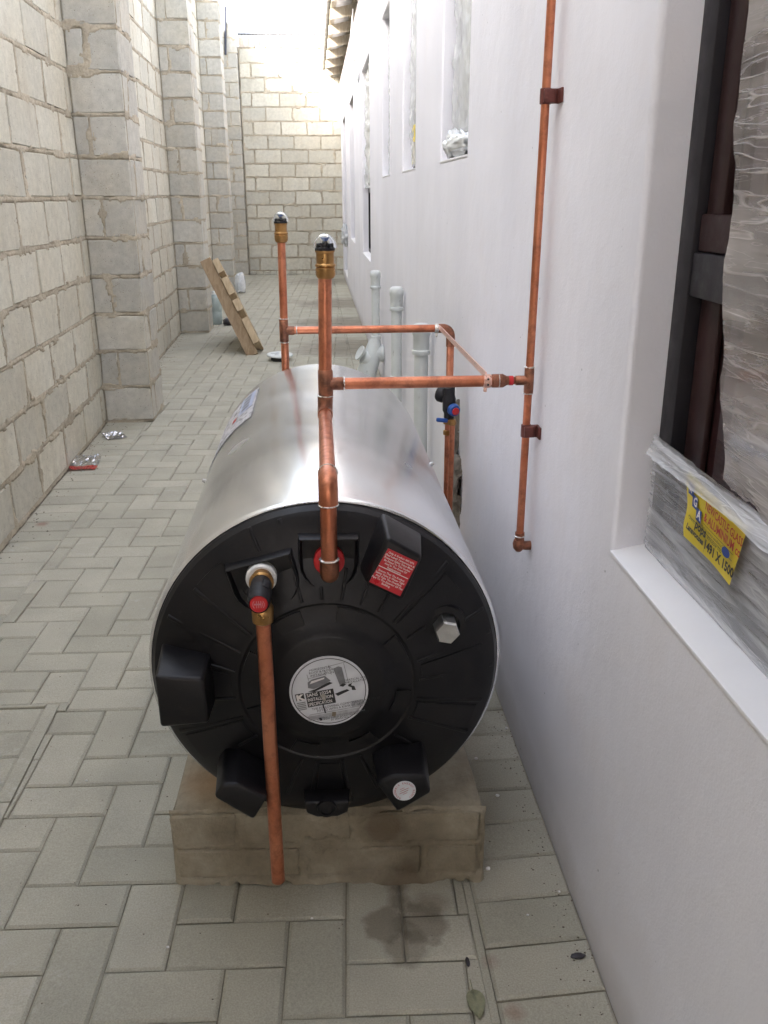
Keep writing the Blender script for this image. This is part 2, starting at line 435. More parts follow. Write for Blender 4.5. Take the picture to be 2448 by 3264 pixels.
M['seed'] = pmat('dark_seed', (0.035, 0.03, 0.035), 0.45, 0, 0.3, 100)
M['rod'] = pmat('dark_steel_rod', (0.05, 0.055, 0.075), 0.5, 0.6, 0.2, 20)
M['teal'] = pmat('pale_teal_plastic', (0.36, 0.42, 0.40), 0.45, 0, 0.15, 9)
M['coping'] = mat_block('salmon_coping_brick', (0.58, 0.50, 0.42), 0.12)
M['earth'] = pmat('bare_earth', (0.20, 0.15, 0.10), 0.95, 0, 0.25, 0.6, 0.5, 30)

# ------------------------------------------------------------------ ground and paving
gm = bmesh.new()
bmesh.ops.create_grid(gm, x_segments=8, y_segments=8, size=150)
bmesh.ops.translate(gm, vec=(0, 60, -0.09), verts=gm.verts)
tag(obj('ground', gm, M['earth'], None, 0), kind='structure')
paving = obj('paving', box2((-1.75, -3.0, -0.085), (0.60, 15.4, -0.0065)), M['sand'], None, 0)
tag(paving, 'grey concrete brick paving laid in herringbone between soldier courses', 'paving', kind='structure')

def clip_poly(poly, a, b, c):
    """keeps a*x+b*y<=c"""
    out = []
    for i in range(len(poly)):
        p, q = poly[i], poly[(i + 1) % len(poly)]
        dp, dq = a * p[0] + b * p[1] - c, a * q[0] + b * q[1] - c
        if dp <= 0: out.append(p)
        if (dp < 0) != (dq < 0) and dp != 0 and dq != 0:
            t = dp / (dp - dq); out.append((p[0] + t * (q[0] - p[0]), p[1] + t * (q[1] - p[1])))
    return out
def area(p): return 0.5 * sum(p[i][0] * p[(i + 1) % len(p)][1] - p[(i + 1) % len(p)][0] * p[i][1] for i in range(len(p)))
def inset(poly, d):
    n = len(poly); out = []
    for i in range(n):
        p0, p1, p2 = Vector(poly[i - 1]), Vector(poly[i]), Vector(poly[(i + 1) % n])
        e1 = (p1 - p0); e2 = (p2 - p1)
        if e1.length < 1e-6 or e2.length < 1e-6: out.append(tuple(p1)); continue
        n1 = Vector((-e1.y, e1.x)).normalized(); n2 = Vector((-e2.y, e2.x)).normalized()
        m = n1 + n2
        k = max(0.3, 1 + n1.dot(n2)); out.append(tuple(p1 + m * (d / k)))
    return out
def slab_geo(poly, tilt, dz):
    """chamfered paver with outline poly (ccw), returns verts, faces about its centre"""
    cx = sum(p[0] for p in poly) / len(poly); cy = sum(p[1] for p in poly) / len(poly)
    pl = [(p[0] - cx, p[1] - cy) for p in poly]; n = len(pl)
    mw = min(max(p[0] for p in pl) - min(p[0] for p in pl), max(p[1] for p in pl) - min(p[1] for p in pl))
    a = inset(pl, 0.0011 if mw > 0.03 else 0.0004); ch = inset(pl, 0.0062 if mw > 0.05 else 0.0018)
    vs = [(x, y, -0.04) for x, y in a] + [(x, y, -0.0042 if mw > 0.05 else -0.0015) for x, y in a] + [(x, y, 0.0) for x, y in ch]
    fs = []
    for r in (0, n):
        for i in range(n): j = (i + 1) % n; fs.append((r + i, r + j, r + n + j, r + n + i))
    fs.append(tuple(range(2 * n, 3 * n)))
    return (cx, cy), vs, fs
pav = []           # (outline, height, tilt)
ROT = -0.035; UN = 0.0993
o0 = np.array([-0.5755, 1.2515]); e1 = np.array([math.cos(ROT), math.sin(ROT)]); e2 = np.array([-math.sin(ROT), math.cos(ROT)])
XL = lambda y: -0.967 if y > 1.985 else -0.672
XR = 0.2375
def ll(u, v): q = o0 + e1 * u * UN + e2 * v * UN; return (q[0], q[1])
def add_pav(poly):
    if len(poly) < 3: return
    a = area(poly)
    if a < 0: poly = poly[::-1]; a = -a
    if a < 0.0006: return
    pav.append(poly)
for i in range(-20, 145):
    for j in range(-45, 12):
        for (u, v, w, h) in ((i + 4 * j, i, 2, 1), (i + 4 * j + 2, i - 1, 1, 2)):
            cx, cy = ll(u + w / 2, v + h / 2)
            if not (-1.2 < cx < 0.4 and -0.2 < cy < 14.9): continue
            poly = [ll(u, v), ll(u + w, v), ll(u + w, v + h), ll(u, v + h)]
            poly = clip_poly(poly, 1, 0, XR); 
            if poly: poly = clip_poly(poly, -1, 0, 0.967)
            if poly and min(q_[1] for q_ in poly) < 1.985:
                if max(q_[1] for q_ in poly) > 1.985:
                    up_ = clip_poly(poly, 0, -1, -1.985); lo_ = clip_poly(poly, 0, 1, 1.985)
                    if lo_: lo_ = clip_poly(lo_, -1, 0, 0.672)
                    if min(q_[0] for q_ in poly) < -0.672:
                        add_pav(up_); poly = lo_
                else: poly = clip_poly(poly, -1, 0, 0.672)
            if poly: poly = clip_poly(poly, 0, 1, 14.69)
            if poly: add_pav(poly)
y = -0.2
while y < 14.6:      # soldier course along the house
    s = 0.045 if y < 1.4 else 0.02
    dy = 0.1035
    add_pav([(0.2515, y), (0.432, y + s * 0.18), (0.432, y + s * 0.18 + dy), (0.2515, y + dy)])
    y += dy
y = -0.2             # narrow cut strip beside it
while y < 14.6:
    add_pav([(XR - 0.001, y), (0.2515, y), (0.2515, y + 0.3), (XR - 0.001, y + 0.3)]); y += 0.3
y = 1.985            # soldier course along the block wall
while y < 14.6:
    xw = -1.176 - 0.02 * (y - 4)
    add_pav([(xw, y), (-0.967, y + 0.004), (-0.967, y + 0.107), (xw, y + 0.103)]); y += 0.1035
y = -0.2
while y < 1.98:
    h = min(0.1035, 1.985 - y)
    add_pav([(-0.905, y), (-0.705, y), (-0.705, y + h), (-0.905, y + h)])
    add_pav([(-1.175, y), (-0.905, y), (-0.905, y + h), (-1.175, y + h)])
    y += 0.1035
y = -0.2
while y < 1.98:
    h = min(0.2, 1.985 - y)
    add_pav([(-0.705, y), (-0.672, y), (-0.672, y + h), (-0.705, y + h)]); y += 0.2
def scr_area(pts):
    q = [proj(p) for p in pts]
    if min(a[2] for a in q) < 0.2: return 0
    cx = sum(a[0] for a in q) / len(q); cy = sum(a[1] for a in q) / len(q)
    if not (-60 < cx < PW + 60 and -60 < cy < PH + 60): return 0
    return abs(area([(a[0], a[1]) for a in q]))
def hidden_paver(p):
    cx = sum(a[0] for a in p) / len(p); cy = sum(a[1] for a in p) / len(p)
    return -0.26 < cx < 0.25 and 1.36 < cy < 3.2
vis = []
for p in pav:
    s = 0 if hidden_paver(p) else scr_area([(a[0], a[1], 0) for a in p])
    vis.append((s, p))
vis.sort(key=lambda t: -t[0])
jit = {}
def paver_obj(poly):
    (cx, cy), vs, fs = slab_geo(poly, 0, 0)
    me = bpy.data.meshes.new('paver'); me.from_pydata(vs, [], fs); me.materials.append(M['paver']); me.update()
    o = link('paver', me, paving)
    o.location = (cx, cy, random.uniform(-0.0018, 0.0012))
    o.rotation_euler = (random.gauss(0, 0.006), random.gauss(0, 0.006), random.gauss(0, 0.004))
    return o
# full bricks share two meshes; cut ones have their own
_, hv, hf = slab_geo([ll(0, 0), ll(2, 0), ll(2, 1), ll(0, 1)], 0, 0)
_, vv, vf = slab_geo([ll(0, 0), ll(1, 0), ll(1, 2), ll(0, 2)], 0, 0)
shared = {}
for nm, (a, b) in (('h', (hv, hf)), ('v', (vv, vf))):
    me = bpy.data.meshes.new('paver'); me.from_pydata(a, [], b); me.materials.append(M['paver']); me.update(); shared[nm] = me
full_a = 2 * UN * UN
for s, p in vis[:300]:
    if len(p) == 4 and abs(abs(area(p)) - full_a) < 1e-5:
        w = max(a[0] for a in p) - min(a[0] for a in p); h = max(a[1] for a in p) - min(a[1] for a in p)
        o = link('paver', shared['h' if w > h else 'v'], paving)
        o.location = (sum(a[0] for a in p) / 4, sum(a[1] for a in p) / 4, random.uniform(-0.0018, 0.0012))
        o.rotation_euler = (random.gauss(0, 0.006), random.gauss(0, 0.006), random.gauss(0, 0.004))
    else: paver_obj(p)
V, F = [], []
for s, p in vis[300:]:
    (cx, cy), vs, fs = slab_geo(p, 0, 0); b0 = len(V); dz = random.uniform(-0.0018, 0.0012)
    tx, ty = random.gauss(0, 0.004), random.gauss(0, 0.004)
    V += [(x + cx, y + cy, z + dz + tx * x + ty * y) for x, y, z in vs]; F += [tuple(b0 + i for i in f) for f in fs]
tag(obj('paver_field', (V, F), M['paver'], paving, 0), kind='stuff')

# ------------------------------------------------------------------ block walls
CH, BL = 0.1965, 0.408
def xw(y): return -1.176 - 0.02 * (y - 4)
def block_mesh(w, d, h, s):
    """rough chamfered solid block centred on its own middle"""
    r = random.Random(s); bm = bmesh.new(); bmesh.ops.create_cube(bm, size=1.0)
    bmesh.ops.scale(bm, vec=(w, d, h), verts=bm.verts)
    for v in bm.verts: v.co += Vector([r.uniform(-0.0035, 0.0035), r.uniform(-0.002, 0.002), r.uniform(-0.0035, 0.0035)])
    bmesh.ops.bevel(bm, geom=list(bm.edges), offset=r.uniform(0.003, 0.005), segments=1, affect='EDGES')
    for v in bm.verts:
        k = 0.006 if r.random() < 0.12 else 0.0015
        v.co += Vector([r.uniform(-k, k), r.uniform(-0.0015, 0.0015), r.uniform(-k, k)])
    me = bpy.data.meshes.new('block'); bm.to_mesh(me); bm.free(); return me
_bm_cache = {}
def shared_block(w, d, h, mat, k):
    key = (round(w, 3), round(d, 3), round(h, 3), mat.name, k)
    if key not in _bm_cache:
        me = block_mesh(w, d, h, hash(key[:3]) % 9999 + k); me.materials.append(mat); _bm_cache[key] = me
    return _bm_cache[key]
def place_blocks(parent, items, mat, limit=300, name='block', stuffname='block_courses'):
    """items: (centre, size w/d/h, rotz); the largest in the picture become parts, the rest one stuff part"""
    sc = []
    for c, s, rz in items:
        u = Vector((math.cos(rz), math.sin(rz), 0)); n = Vector((-math.sin(rz), math.cos(rz), 0))
        f = Vector(c) - n * s[1] / 2; hw = u * s[0] / 2; hh = Vector((0, 0, s[2] / 2))
        a = scr_area([f - hw - hh, f + hw - hh, f + hw + hh, f - hw + hh])
        sc.append((a, c, s, rz))
    sc.sort(key=lambda t: -t[0])
    n_part = min(limit, sum(1 for t in sc if t[0] > 0))
    for a, c, s, rz in sc[:n_part]:
        o = link(name, shared_block(*s, mat, random.randrange(6)), parent)
        o.location = c; o.rotation_euler = (random.gauss(0, 0.002), random.gauss(0, 0.004), rz + random.gauss(0, 0.003))
    if sc[n_part:]:
        bm = bmesh.new()
        for a, c, s, rz in sc[n_part:]:
            k0 = len(bm.verts); bm.from_mesh(shared_block(*s, mat, random.randrange(6))); bm.verts.ensure_lookup_table()
            mt = Matrix.Translation(c) @ Matrix.Rotation(rz, 4, 'Z')
            for v in bm.verts[k0:]: v.co = mt @ v.co
        tag(obj(stuffname, bm, mat, parent, 0), kind='stuff')
def mortar_sheet(u0, u1, z0, z1, step, bed0, ch, joints, smear=1.0, seed=0):
    """height field of the mortar: returns grid u,z,d with d measured out of the block faces"""
    nu = max(2, int((u1 - u0) / step) + 1); nz = max(2, int((z1 - z0) / step) + 1)
    U, Z = np.meshgrid(np.linspace(u0, u1, nu), np.linspace(z0, z1, nz))
    k = np.floor((Z - bed0) / ch).astype(int)
    fz = (Z - bed0) / ch - k; dz = np.minimum(fz, 1 - fz) * ch
    du = np.full(U.shape, 9.0)
    for c, js in joints.items():
        m = k == c
        if m.any() and len(js):
            uu = U[m]; js = np.array(sorted(js)); ix = np.searchsorted(js, uu)
            lo = js[np.clip(ix - 1, 0, len(js) - 1)]; hi = js[np.clip(ix, 0, len(js) - 1)]
            du[m] = np.minimum(np.abs(uu - lo), np.abs(uu - hi))
    dist = np.minimum(dz, du)
    n1 = fbm(U * 9, Z * 9, seed, 3); n2 = fbm(U * 45, Z * 45, seed + 9, 3)
    reach = 0.0125 + smear * np.clip(n1 * 0.075, -0.004, 0.06) + n2 * 0.016   # how far mortar runs over the block face
    t = np.clip((reach - dist) / 0.007, -1, 1)
    base = -0.0008 + n1 * 0.008 + n2 * 0.009
    D = np.where(t > 0, np.maximum(base, np.where(dist > 0.012, 0.0016 + n2 * 0.004, base)), -0.022 + 0.02 * np.clip(1 + t, 0, 1) - 0.004)
    crack = (fbm(U * 14, Z * 14, seed + 31, 2) > 0.19) & (dist < 0.017) & (dist > 0.008)
    D = np.where(crack, np.minimum(D, -0.016), D)
    return U, Z, D
def sheet_geo(Pts):
    nz, nu = Pts.shape[:2]; idx = np.arange(nz * nu).reshape(nz, nu)
    q = np.stack([idx[:-1, :-1], idx[:-1, 1:], idx[1:, 1:], idx[1:, :-1]], -1).reshape(-1, 4)
    return Pts.reshape(-1, 3), q
def sheet_obj(name, sheets, mat, parent):
    vs = []; fs = []; b = 0
    for Pts in sheets:
        v, q = sheet_geo(Pts); vs.append(v); fs.append(q + b); b += len(v)
    v = np.concatenate(vs); q = np.concatenate(fs)
    me = bpy.data.meshes.new(name); me.vertices.add(len(v)); me.vertices.foreach_set('co', v.ravel().astype(np.float32))
    me.loops.add(q.size); me.loops.foreach_set('vertex_index', q.ravel().astype(np.int32))
    me.polygons.add(len(q)); me.polygons.foreach_set('loop_start', np.arange(0, q.size, 4, dtype=np.int32))
    me.update(); me.validate()
    for p in me.polygons: p.use_smooth = True
    return link(name, me, parent, mat)

# --- left boundary wall
NC = 18
offs = [3.23, 3.39, 3.60, 3.804, 3.58, 3.794, 3.951, 3.85, 4.043]
while len(offs) < NC: offs.append(3.6 + (0.2 if len(offs) % 2 else 0.0) + random.uniform(-0.05, 0.05))
PIL = [(4.93, 5.32), (8.35, 8.75), (12.0, 12.4)]
lw = thing('block_wall', 'tall unplastered concrete block wall with buttress piers on the left of the alley', 'wall', (-1.3, 6.0, 0))
items = []; joints = {}
for c in range(NC):
    y = offs[c]
    while y > -2.6: y -= BL
    js = []
    while y < 14.75:
        j = y + random.uniform(-0.012, 0.012); js.append(j); y += BL
    joints[c] = js
    for a, b in zip(js, js[1:]):
        if b < -2.5 or a > 14.75: continue
        m = (a + b) / 2; w = b - a - 0.020
        items.append(((xw(m) - 0.07 + random.uniform(-0.003, 0.002), m, 0.006 + c * CH + CH / 2), (round(w / 0.008) * 0.008, 0.14, CH - 0.019), math.pi / 2 + 0.02))
place_blocks(lw, items, M['block'])
sheets = []
for (a, b, za, zb, st) in ((2.7, 4.94, 0.0, 2.2, 0.0085), (5.3, 8.36, 0.0, 2.9, 0.016), (-2.5, 2.7, 0, 3.54, 0.05), (2.7, 4.94, 2.2, 3.54, 0.03), (5.3, 8.36, 2.9, 3.54, 0.03), (8.7, 14.75, 0, 3.54, 0.028)):
    U, Z, D = mortar_sheet(a, b, za, zb, st, 0.006, CH, joints, 0.6, 3)
    X = xw(U) + D; sheets.append(np.stack([X, U, Z], -1)[:, ::-1] * 1.0)
sheet_obj('mortar_joints', sheets, M['mortar'], lw)
obj('wall_core', prism([(xw(-2.6) - 0.17, -2.6, 0), (xw(-2.6) - 0.03, -2.6, 0), (xw(14.76) - 0.03, 14.76, 0), (xw(14.76) - 0.17, 14.76, 0)],
                       [(xw(-2.6) - 0.17, -2.6, 3.53), (xw(-2.6) - 0.03, -2.6, 3.53), (xw(14.76) - 0.03, 14.76, 3.53), (xw(14.76) - 0.17, 14.76, 3.53)]), M['mortar'], lw, 0)
for pi, (ya, yb) in enumerate(PIL):
    xi = xw(ya); xo = xi + 0.262; d = yb - ya
    core = obj('pier', box2((xi - 0.03, ya + 0.016, 0), (xo - 0.02, yb - 0.012, 3.53)), M['mortar'], lw, 0)
    it = []; jf = {}; js_ = {}
    for c in range(NC):
        z = 0.006 + c * CH + CH / 2; h = CH - 0.018
        e = 0.004
        if c % 2 == 0:
            it.append(((xi + 0.131, ya + 0.07, z), (0.252, 0.132, h), 0.0)); it.append(((xi + 0.131, ya + 0.147 + (d - 0.147) / 2, z), (0.252, d - 0.155, h), 0.0))
            jf[c] = [-9]; js_[c] = [ya + 0.143]
        else:
            sp = 0.088 + random.uniform(-0.01, 0.02)
            it.append(((xi + sp / 2, ya + d / 2, z), (round(sp - 0.012, 2), d - 0.008, h), 0.0))
            it.append(((xi + sp + (0.262 - sp) / 2, ya + d / 2, z), (round(0.262 - sp - 0.01, 2), d - 0.008, h), 0.0)); jf[c] = [xi + sp]; js_[c] = [-9]
    place_blocks(core, it, M['block_grey'], 60)
    st = (0.008, 0.014, 0.02)[pi]
    U, Z, D = mortar_sheet(xi - 0.015, xo - 0.004, 0.0, 3.54, st, 0.006, CH, jf, 1.1, 50 + pi)
    s1 = np.stack([U, ya + 0.004 - D, Z], -1)
    U, Z, D = mortar_sheet(ya + 0.004, yb, 0.0, 3.54, st, 0.006, CH, js_, 0.9, 70 + pi)
    s2 = np.stack([xo - 0.005 + D, U, Z], -1)
    sheet_obj('mortar_smears', [s1, s2], M['mortar'], core)

# --- end wall across the alley
YB = 14.7; EC = 0.1985; EB = 0.06
ew = thing('end_wall', 'pale concrete block wall closing the far end of the alley', 'wall', (-0.3, YB + 0.1, 0))
items = []; joints = {-1: [-1.06 + 0.1 * i for i in range(20)]}
for c in range(16):
    x0 = -0.07 if c % 2 == 0 else 0.128
    x = x0 - 3 * BL; js = []
    while x < 1.2: js.append(x + random.uniform(-0.012, 0.012)); x += BL * 0.99
    js = [-1.058] + [q for q in js if q > -0.98]
    joints[c] = js
    for a, b in zip(js, js[1:]):
        m = (a + b) / 2
        items.append(((m, YB + 0.07 + random.uniform(-0.002, 0.003), EB + c * EC + EC / 2), (round((b - a - 0.022) / 0.008) * 0.008, 0.14, EC - 0.022), 0.0))
place_blocks(ew, items, M['block'])
for i in range(22): 
    x = -1.05 + i * 0.0795
    o = link('coping_brick', shared_block(0.070, 0.11, 0.125, M['coping'], i % 6), ew); o.location = (x + 0.035, YB + 0.055, 3.305); o.rotation_euler = (0, random.gauss(0, 0.02), random.gauss(0, 0.02))
for i in range(16):
    x = -1.05 + i * 0.105
    o = link('plinth_brick', shared_block(0.095, 0.06, 0.05, M['block'], i % 6), ew); o.location = (x + 0.05, YB - 0.03, 0.025)
U, Z, D = mortar_sheet(-1.06, 0.8, 0.0, 3.24, 0.015, EB, EC, joints, 0.8, 111)
sheet_obj('mortar_joints', [np.stack([U, YB - D, Z], -1)], M['mortar'], ew)
obj('wall_core', box2((-1.46, YB + 0.075, 0), (0.8, YB + 0.17, 3.26)), M['mortar'], ew, 0)

cp = thing('corner_pier', 'block pier with ragged stepped top in the far left corner of the alley', 'pier', (-1.2, YB, 0))
it = []; jf = {}
tops = 18
for c in range(tops):
    z = 0.006 + c * CH + CH / 2
    wl_, wr = -1.40, -1.071
    if c % 2 == 0: it.append((((wl_ + wr) / 2, YB - 0.045, z), (0.325, 0.19, CH - 0.012), 0)); jf[c] = [-9]
    else:
        it.append(((-1.305, YB - 0.045, z), (0.18, 0.19, CH - 0.012), 0)); it.append(((-1.14, YB - 0.045, z), (0.13, 0.19, CH - 0.012), 0)); jf[c] = [-1.21]
it.append(((-1.28, YB - 0.045, 0.006 + 18.5 * CH), (0.15, 0.19, CH - 0.012), 0))
place_blocks(cp, it, M['block_grey'])
U, Z, D = mortar_sheet(-1.40, -1.075, 0.0, tops * CH, 0.015, 0.006, CH, jf, 0.9, 140)
sheet_obj('mortar_smears', [np.stack([U, YB - 0.14 - D, Z], -1)], M['mortar'], cp)
tag(obj('steel_rod', tube([(-1.235, YB - 0.165, 3.12), (-1.20, YB - 0.165, 3.74)], 0.017, 8), M['rod']), 'dark steel rod standing up against the top of the corner pier', 'rod')
# zigzag wire strip along the coping
bm = bmesh.new(); pts = [(-1.04 + i * 0.085, YB + 0.03, 3.375 + (0.055 if i % 2 else 0.0)) for i in range(18)]
zz = join(tube([(-1.06, YB + 0.06, 3.425), (0.45, YB + 0.06, 3.425)], 0.016, 6), tube([(-1.06, YB + 0.06, 3.372), (0.45, YB + 0.06, 3.372)], 0.004, 6), *[tube([a, b], 0.0055, 6) for a, b in zip(pts, pts[1:])]); bm.free()
M['wire'] = pmat('backlit_wire_grey', (0.16, 0.16, 0.165), 0.6, 0.3, 0.2, 20)  # dark grey carries the backlit shade of the wire
tag(obj('wire_lattice', zz, M['wire']), 'zigzag wire lattice lying along the top of the end wall', 'wire')

# ------------------------------------------------------------------ the white house on the right
WX = 0.432; DEP = 0.055
house = thing('house', 'white plastered single storey house with a row of recessed windows on the right', 'house', (1.5, 6.0, 0))
wins = [(-0.28, 1.21, 0.69, 2.19), (2.664, 3.236, 1.303, 2.19), (4.031, 4.634, 1.303, 2.19), (5.392, 6.00, 1.303, 2.19), (7.28, 8.50, 0.69, 2.19), (10.15, 11.40, 0.69, 2.19), (12.75, 14.1, 0.10, 2.19)]
ys = sorted({-3.0, 14.69} | {w[0] for w in wins} | {w[1] for w in wins}); zs = sorted({-0.05, 2.82} | {w[2] for w in wins} | {w[3] for w in wins})
bm = bmesh.new(); gv = {(i, j): bm.verts.new((WX, yy, zz_)) for i, yy in enumerate(ys) for j, zz_ in enumerate(zs)}
for i in range(len(ys) - 1):
    for j in range(len(zs) - 1):
        cy, cz = (ys[i] + ys[i + 1]) / 2, (zs[j] + zs[j + 1]) / 2
        if any(w[0] < cy < w[1] and w[2] < cz < w[3] for w in wins): continue
        bm.faces.new((gv[i, j], gv[i, j + 1], gv[i + 1, j + 1], gv[i + 1, j]))
bmesh.ops.delete(bm, geom=[v for v in bm.verts if not v.link_faces], context='VERTS')
ed = [e for e in bm.edges if len(e.link_faces) == 1]
inner = []
for e in ed:
    m = (e.verts[0].co + e.verts[1].co) / 2
    if any(w[0] - 1e-4 <= m.y <= w[1] + 1e-4 and w[2] - 1e-4 <= m.z <= w[3] + 1e-4 for w in wins): inner.append(e)
r = bmesh.ops.extrude_edge_only(bm, edges=inner)
for v in [g for g in r['geom'] if isinstance(g, bmesh.types.BMVert)]: v.co.x += DEP + 0.05
bmesh.ops.recalc_face_normals(bm, faces=bm.faces)
rim = [e for e in bm.edges if len(e.link_faces) == 2 and e.calc_face_angle() > 1.0 and abs(e.verts[0].co.x - WX) < 1e-4 and abs(e.verts[1].co.x - WX) < 1e-4]
bmesh.ops.bevel(bm, geom=rim, offset=0.011, segments=4, affect='EDGES', profile=0.5)
obj('wall', bm, M['plaster'], house, 50)
# the body behind the face: back of rooms and gable, so that nothing is paper thin
obj('wall_body', join(box2((WX + 0.30, -3.0, -0.05), (WX + 3.0, 14.69, 2.80)), box2((WX + 0.004, -3.02, -0.05), (WX + 3.0, -3.004, 2.80)), box2((WX + 0.004, 14.692, -0.05), (WX + 3.0, 14.70, 2.8))), M['plaster'], house, 0)

# unseen wall, roof and beam added behind the camera to shade the foreground
obj('added_shade_wall', box2((-1.10, -3.6, -0.02), (WX - 0.004, -3.45, 2.75)), M['plaster'], house, 0)
obj('added_shade_roof', box2((-1.45, -3.6, 2.76), (WX + 0.2, 0.02, 2.80)), M['roof'], house, 0)
obj('added_shade_beam', box2((-1.12, -0.12, 2.60), (WX - 0.004, 0.01, 2.757)), M['wood_old'], house, 0)

def window(w, kind):
    y0, y1, z0, z1 = w; xf = WX + DEP; t = 0.045
    bars = [box2((xf, y0, z0), (xf + 0.045, y0 + t, z1), 0.002), box2((xf, y1 - t, z0), (xf + 0.045, y1, z1), 0.002),
            box2((xf + 0.001, y0 + t, z0), (xf + 0.045, y1 - t, z0 + t), 0.002), box2((xf + 0.001, y0 + t, z1 - t), (xf + 0.045, y1 - t, z1), 0.002)]
    if kind != 'slim' :
        zt = z0 + (1.10 - 0.69) + 0.0 if kind == 'near' else z0 + 0.55
        bars.append(box2((xf + 0.002, y0 + t, zt - 0.028), (xf + 0.045, y1 - t, zt + 0.028), 0.003))
    f = obj('window', join(*bars), M['alu'], house)
    obj('pane', box2((xf + 0.028, y0 + t - 0.005, z0 + t - 0.005), (xf + 0.034, y1 - t + 0.005, z1 - t + 0.005)), M['glass'], f, 0)
    if kind == 'near':      # opening sash seen behind the torn film
        zt = z0 + 0.41
        obj('sash', join(box2((xf + 0.012, y1 - t - 0.052, zt + 0.03), (xf + 0.027, y1 - t - 0.004, z1 - t - 0.004), 0.003), box2((xf + 0.0055, y0 + t, zt + 0.0295), (xf + 0.027, y1 - t - 0.004, zt + 0.075), 0.003),
                         box2((xf + 0.018, y1 - t - 0.062, z0 + t), (xf + 0.027, y1 - t - 0.004, zt - 0.03), 0.003)), M['sash'], f)
    # painted cement sill, a shade proud of the frame
    s = obj('sill', prism([(WX - 0.0015, y0 - 0.002, z0 - 0.004), (xf + 0.002, y0 - 0.002, z0 - 0.004), (xf + 0.002, y1 + 0.002, z0 - 0.004), (WX - 0.0015, y1 + 0.002, z0 - 0.004)],
                          [(WX - 0.0015, y0 - 0.002, z0 + 0.002), (xf + 0.002, y0 - 0.002, z0 + 0.014), (xf + 0.002, y1 + 0.002, z0 + 0.014), (WX - 0.0015, y1 + 0.002, z0 + 0.002)], 0.001), M['sill_white'], f, 30)
for i, w in enumerate(wins): window(w, 'near' if i == 0 else ('slim' if i in (1, 2, 3) else 'tall'))

# eaves: rafters, boards, roof sheet, gutter wire
yy = -2.6
while yy < 14.9:
    obj('rafter', prism([(0.20, yy, 2.80), (0.20, yy + 0.045, 2.80), (0.20, yy + 0.045, 2.89), (0.20, yy, 2.89)],
                        [(1.6, yy, 3.06), (1.6, yy + 0.045, 3.06), (1.6, yy + 0.045, 3.17), (1.6, yy, 3.17)]), M['wood_old'], house, 0)
    yy += 0.88
for i in range(3):
    x = 0.21 + i * 0.21; z = 2.90 + (x - 0.2) * 0.19
    obj('batten', box2((x, -2.8, z + 0.004), (x + 0.05, 15.0, z + 0.036)), M['wood_old'], house, 0)
bm = bmesh.new(); n = 240; rows = []
for x, z in ((0.17, 2.945), (3.6, 3.60)):
    rows.append([bm.verts.new((x, -3.0 + 18.1 * i / n, z + (0.012 if i % 4 in (1, 2) else 0))) for i in range(n + 1)])
for i in range(n): bm.faces.new((rows[0][i], rows[0][i + 1], rows[1][i + 1], rows[1][i]))
ro = obj('roof_sheet', bm, M['roof'], house, 0)
sm_ = ro.modifiers.new('t', 'SOLIDIFY'); sm_.thickness = 0.004
obj('eave_shade_band', box2((WX - 0.006, -3.0, 2.62), (WX + 0.1, 14.69, 2.80)), pmat('eave_shade_pink', (0.55, 0.50, 0.50), 0.7, 0, 0.06, 5), house, 0)  # top band of the wall, eave shade put into its pinkish colour
# loose electric cable drooping from the eave
tag(obj('loose_cable', tube([(0.40, 9.2, 2.80), (0.405, 9.9, 2.66), (0.41, 10.6, 2.60), (0.41, 11.6, 2.53), (0.395, 12.4, 2.52), (0.38, 12.8, 2.42)], 0.006, 6, 0.15), M['white_plastic']), 'thin white cable drooping under the eave of the white house', 'cable')

# broken plaster round the buried pipes behind the heater
def lumpy(center, size, n=26, seed=0, amp=0.012):
    c = np.array(center); U, V_ = np.meshgrid(np.linspace(-1, 1, n), np.linspace(-1, 1, n))
    edge = np.clip(1.15 - np.sqrt(U ** 2 + V_ ** 2) - fbm(U * 2, V_ * 2, seed) * 0.9, -0.2, 0.6)
    H = np.where(edge > 0, 0.004 + edge * 0.02 + fbm(U * 6, V_ * 6, seed + 4) * amp, -0.012)
    return np.stack([c[0] - H, c[1] + U * size[0], c[2] + V_ * size[1]], -1)
sheet_obj('plaster_patch', [lumpy((WX, 2.68, 0.30), (0.09, 0.13), 30, 5, 0.03), lumpy((WX, 2.69, 0.47), (0.02, 0.13), 24, 8, 0.02)], M['mortar_patch'], house)

# ------------------------------------------------------------------ plastic films on the windows
def film_surface(pts_fn, nu, nv, amp, seed, fu=6, fv=6):
    U, V_ = np.meshgrid(np.linspace(0, 1, nu), np.linspace(0, 1, nv))
    X, Y, Z = pts_fn(U, V_)
    X = X - amp * (0.5 + fbm(U * fu, V_ * fv, seed, 4)) - amp * 0.6 * fbm(U * fu * 3, V_ * fv * 3, seed + 3, 3)
    return np.stack([X, Y, Z], -1)
XF = WX + DEP
